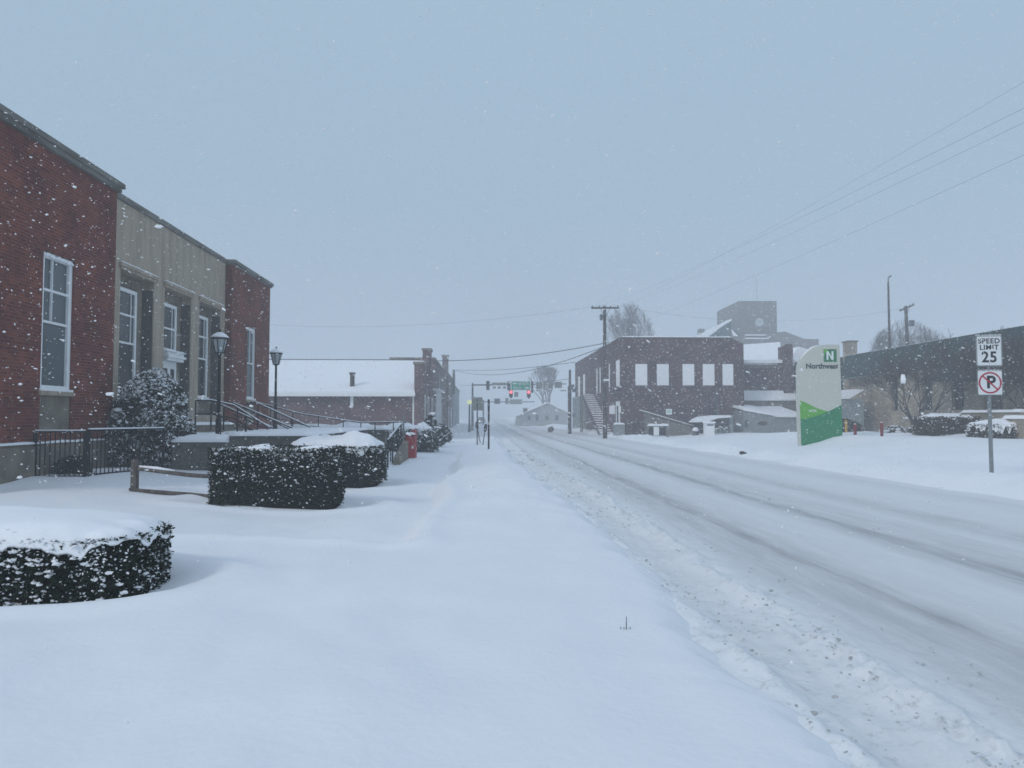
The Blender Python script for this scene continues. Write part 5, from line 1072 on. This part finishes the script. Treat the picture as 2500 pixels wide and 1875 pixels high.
for k in range(10): m.blob((-.25+.5*k/9+random.uniform(-.02, .02), -.004, .308), (.03, .016, random.uniform(.003, .010)), .2)
part('snow', loc(m, z2), M['snowcap'], sp2, smooth=True)
for dz in (.3, -.3): m = MB(); m.lathe([(.01, 0), (.01, .006)], (0, 0, 0), 8); m.xf(Matrix.Translation((0, -.008, dz)) @ Matrix.Rotation(math.pi/2, 4, 'X')); part('bolt', loc(m, z1), M['steel'], sp1)

# ------------------------------------------------------------------ bare trees
def tree(label, base, H, spread, seed, trunks=1, levels=5, r0=.18, mt='bark', up=.5, split=.28, kid=3, name='bare_tree', minr=.012, env=None):
    rg = random.Random(seed); t = thing(name, label, 'tree', tuple(base)); tm, cm = MB(), MB()
    def grow_(p, d, ln, r, lv, m):
        pts = [p]; rr = [r]; q = p.copy(); dd = d.copy(); k = 4 if lv > 1 else 3
        for i in range(k):
            if env and i and ((q.x-base[0]-env[3])/env[0])**2+((q.y-base[1])/env[0])**2+((q.z-env[2])/env[1])**2 > 1 and q.z > env[2]-env[1]*.6: break
            dd = (dd + Vector((rg.uniform(-1, 1), rg.uniform(-1, 1), rg.uniform(-.4, .9)*up))*.16).normalized(); q = q + dd*ln/k; pts.append(q.copy()); rr.append(max(minr, r*(1-.45*(i+1)/k)))
        m.tube(pts, rr, 6 if lv >= levels-1 else 4, caps=False)
        k = len(pts)-1
        if lv == 0 or k < 2 and lv < levels-1: return
        n = kid+(1 if rg.random() < .5 else 0)
        for j in range(n):
            f = rg.uniform(.35, 1.0) if j else 1.0; i = min(k, max(1, int(round(f*k)))); b = pts[i]
            ax = Vector((rg.uniform(-1, 1), rg.uniform(-1, 1), 0)).normalized(); nd = (dd + ax*spread*rg.uniform(.45, 1.0) + Vector((0, 0, up*.5))).normalized()
            grow_(b, nd, ln*rg.uniform(.58, .82), rr[i]*rg.uniform(.55, .75), lv-1, cm)
    for k in range(trunks):
        a = 2*math.pi*k/max(1, trunks)+rg.random(); d = Vector((math.cos(a)*split*(trunks > 1), math.sin(a)*split*(trunks > 1), 1)).normalized()
        grow_(Vector(base)+Vector((math.cos(a), math.sin(a), 0))*.12*(trunks > 1), d, H*.36, r0, levels, tm)
    part('trunk', tm, M[mt], t, smooth=True); part('crown', cm, M[mt], t); return t
b = at(1535, 1020, 98); tree('large bare tree rising behind the two-storey brick building', (b.x, 98, 0), 19, .5, 31, trunks=4, levels=6, r0=.20, kid=3, split=.10, minr=.008, mt='bark_hazed', env=(3.3, 5.2, 11.0, 0))
b = at(2215, 1020, 72); tree('wide bare tree behind the bank roof and the leaning pole', (b.x, 72, 0), 13, .6, 22, trunks=4, levels=6, r0=.15, kid=3, split=.26, minr=.007, mt='bark_hazed', env=(3.5, 4.0, 6.8, .2))
b = at(2232, 1048, 43); tree('multi-stemmed bare tree in front of the tan building', (b.x, 42.5, .45), 5.8, .9, 23, trunks=5, levels=5, r0=.075, kid=3, split=.42, up=.3, minr=.006)
b = at(2480, 1040, 36); tree('dense brown bare tree at the right edge of the picture', (b.x+.3, 36.5, .5), 5.4, .9, 24, trunks=4, levels=6, r0=.08, kid=3, split=.5, up=.3, minr=.009)
b = at(1335, 1035, 135); tree('faint bare tree in the haze behind the traffic signal signs', (b.x, 135, 0), 15, .6, 44, trunks=5, levels=6, r0=.2, kid=3, split=.2, up=.6, minr=.014, mt='bark_hazed', env=(3.4, 4.2, 6.2, 0))
# hazy house and cars far down the street
HS = thing('distant_house', 'dim grey low building with a pitched snowy roof at the far end of the street', 'house', (at(1340, 1035, 128).x, 128, 0))
def fx(px, py): q = at(px, py, 128); return (q.x, q.z)
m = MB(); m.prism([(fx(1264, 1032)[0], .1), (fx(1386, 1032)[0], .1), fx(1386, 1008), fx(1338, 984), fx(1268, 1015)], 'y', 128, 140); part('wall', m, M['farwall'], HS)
m = MB(); m.prism([fx(1264, 1015.5), fx(1266, 1013), fx(1338, 981.5), fx(1338, 983.8)], 'y', 127.6, 140.4); part('roof_snow', m, M['snowcap'], HS)
m = MB(); m.prism([fx(1338, 983.8), fx(1338, 981.5), fx(1390, 1006.5), fx(1388, 1009)], 'y', 127.6, 140.4); part('roof_snow', m, M['snowcap'], HS)
for x_ in (1288, 1308, 1332, 1356):
    a, b = at(x_, 1026, 128), at(x_+7, 1014, 128); m = MB(); m.box(a.x, b.x, 127.9, 127.98, a.z, b.z); part('window', m, M['steel'], HS)
m = MB(); q = at(1283, 1005, 129); m.box(q.x-.35, q.x+.35, 129, 130, q.z-.8, q.z+.6); part('chimney', m, M['brownsign'], HS)
CR = thing('car', 'approaching car far down the street with both headlights lit', 'car', (at(1175, 1035, 150).x, 150, .3))
c = at(1175, 1029, 150); zc = c.z; x_ = c.x
m = MB(); m.hexa([(x_-.85, 150, zc-.45), (x_+.85, 150, zc-.45), (x_+.85, 154.4, zc-.4), (x_-.85, 154.4, zc-.4), (x_-.82, 150.1, zc+.25), (x_+.82, 150.1, zc+.25), (x_+.82, 154.3, zc+.35), (x_-.82, 154.3, zc+.35)]); part('body', m, M['carpaint'], CR)
m = MB(); m.hexa([(x_-.75, 151.0, zc+.30), (x_+.75, 151.0, zc+.30), (x_+.75, 153.9, zc+.36), (x_-.75, 153.9, zc+.36), (x_-.6, 151.8, zc+.85), (x_+.6, 151.8, zc+.85), (x_+.6, 153.4, zc+.85), (x_-.6, 153.4, zc+.85)]); part('windscreen', m, M['glass'], CR)
for s_ in (-.36, .36):
    m = MB(); m.blob((x_+s_*.9, 149.98, zc+.02), (.13, .05, .11), 0); part('headlight', m, M['head_lamp'], CR, smooth=True)
for sx_ in (-.75, .75):
    for yy in (150.8, 153.6):
        m = MB(); m.lathe([(.33, -.1), (.33, .1)], (0, 0, 0), 12); m.xf(Matrix.Translation((x_+sx_, yy, zc-.4)) @ Matrix.Rotation(math.pi/2, 4, 'Y')); part('wheel', m, M['tyre'], CR)
a = at(1345, 1052, 82); m = MB(); m.blob((a.x, 82, .25), (.35, .3, .3), .15); t = thing('rock', 'small dark lump half buried in snow at the corner across the street', 'rock', (a.x, 82, 0)); part('stone', m, M['brownsign'], t)
# small dark things lying in the snow across the street
for (px, py, Y, lb) in ((1813, 1101, 31, 'small dark lump of frozen slush lying on the snow across the road'),):
    a = at(px, py, Y); g0 = gz(a.x, Y); m = MB(); m.blob((a.x, Y, g0+.06), (.11, .08, .07), .25); solo('slush_lump', m, M['brownsign'], lb, 'slush')
a = at(2420, 1058, 32); g0 = gz(a.x, 32); m = MB(); g0 += .02
for k in range(26):
    x_ = a.x-.55+1.1*random.random(); m.tube([(x_, 32+random.uniform(-.1, .1), g0-.03), (x_+random.uniform(-.15, .15), 32+random.uniform(-.1, .1), g0+random.uniform(.03, .10))], [.012, .006], 4)
solo('twigs', m, M['bark'], 'low tangle of dark twigs sticking out of the snow behind the road sign post', 'twigs', kind='stuff')

# ------------------------------------------------------------------ falling snow
def flakes(n, lo, hi, rmin, rmax, rg, skip=1.2):
    lo, hi = np.array(lo), np.array(hi); P = lo+(hi-lo)*rg.random((n, 3)); d = np.linalg.norm(P-np.array(CAM), axis=1); P = P[d > skip]; n = len(P)
    gzv = ground_h(P[:, 0], P[:, 1]); P = P[P[:, 2] > gzv+.05]; n = len(P)
    k = (P[:, 0] < -9.4) & (P[:, 1] > 12.9) & (P[:, 1] < 36.1); P = P[~k]; n = len(P)
    oct_ = np.array([(1, 0, 0), (-1, 0, 0), (0, 1, 0), (0, -1, 0), (0, 0, 1), (0, 0, -1)], float); of = np.array([(0, 2, 4), (2, 1, 4), (1, 3, 4), (3, 0, 4), (2, 0, 5), (1, 2, 5), (3, 1, 5), (0, 3, 5)])
    r = rmin+(rmax-rmin)*rg.random((n, 1, 1))**2.6
    sc = rg.uniform(.55, 1.3, (n, 1, 3)); V = oct_[None]*sc*r*rg.uniform(.75, 1.25, (n, 6, 1))
    V[:, :, 0] += V[:, :, 2]*rg.uniform(-.9, .3, (n, 1)); V[:, :, 0] *= rg.uniform(.9, 1.7, (n, 1))
    V = V+P[:, None, :]; F = of[None]+6*np.arange(n)[:, None, None]
    return V.reshape(-1, 3), F.reshape(-1, 3)
rg = np.random.default_rng(99); mb = MB()
mb.add(*flakes(2600, (-6, 1.5, .1), (6, 8, 5.5), .0025, .0075, rg, 2.2))
for px, py, dd, sx_, sz_ in ((388, 553, 4.2, .055, .022), (2205, 925, 3.6, .028, .05), (268, 962, 4.5, .055, .025), (48, 1165, 5, .04, .022), (1960, 355, 6, .02, .02), (2252, 1010, 5, .02, .016), (590, 1060, 6, .018, .014)):
    c_ = CAM+ray(px, py)*dd; mb.blob(c_, (sx_*.42, .01, sz_*.42), .18, rg)
mb.add(*flakes(20000, (-12, 6, .1), (14, 20, 9), .005, .015, rg, 3))
mb.add(*flakes(21000, (-14, 16, .1), (27, 42, 12), .006, .016, rg))
mb.add(*flakes(12000, (-12, 38, .1), (30, 62, 12), .010, .028, rg))
solo('falling_snow', mb, M['flake'], 'snowflakes of many sizes falling through the air over the whole street', 'snowfall', kind='stuff')

# ------------------------------------------------------------------ haze
HAZE = .0046
hz = MB(); hz.box(-200, 250, -40, 500, -3, 27)
hm = bpy.data.materials.new('haze'); hm.use_nodes = True; t = hm.node_tree; t.nodes.clear()
o_ = t.nodes.new('ShaderNodeOutputMaterial'); v_ = t.nodes.new('ShaderNodeVolumePrincipled'); v_.inputs['Density'].default_value = HAZE
v_.inputs['Color'].default_value = (.93, .95, .97, 1); v_.inputs['Anisotropy'].default_value = 0.0
t.links.new(v_.outputs[0], o_.inputs['Volume'])
solo('haze', hz, hm, 'pale snow haze filling the air over the street', 'haze', kind='stuff')
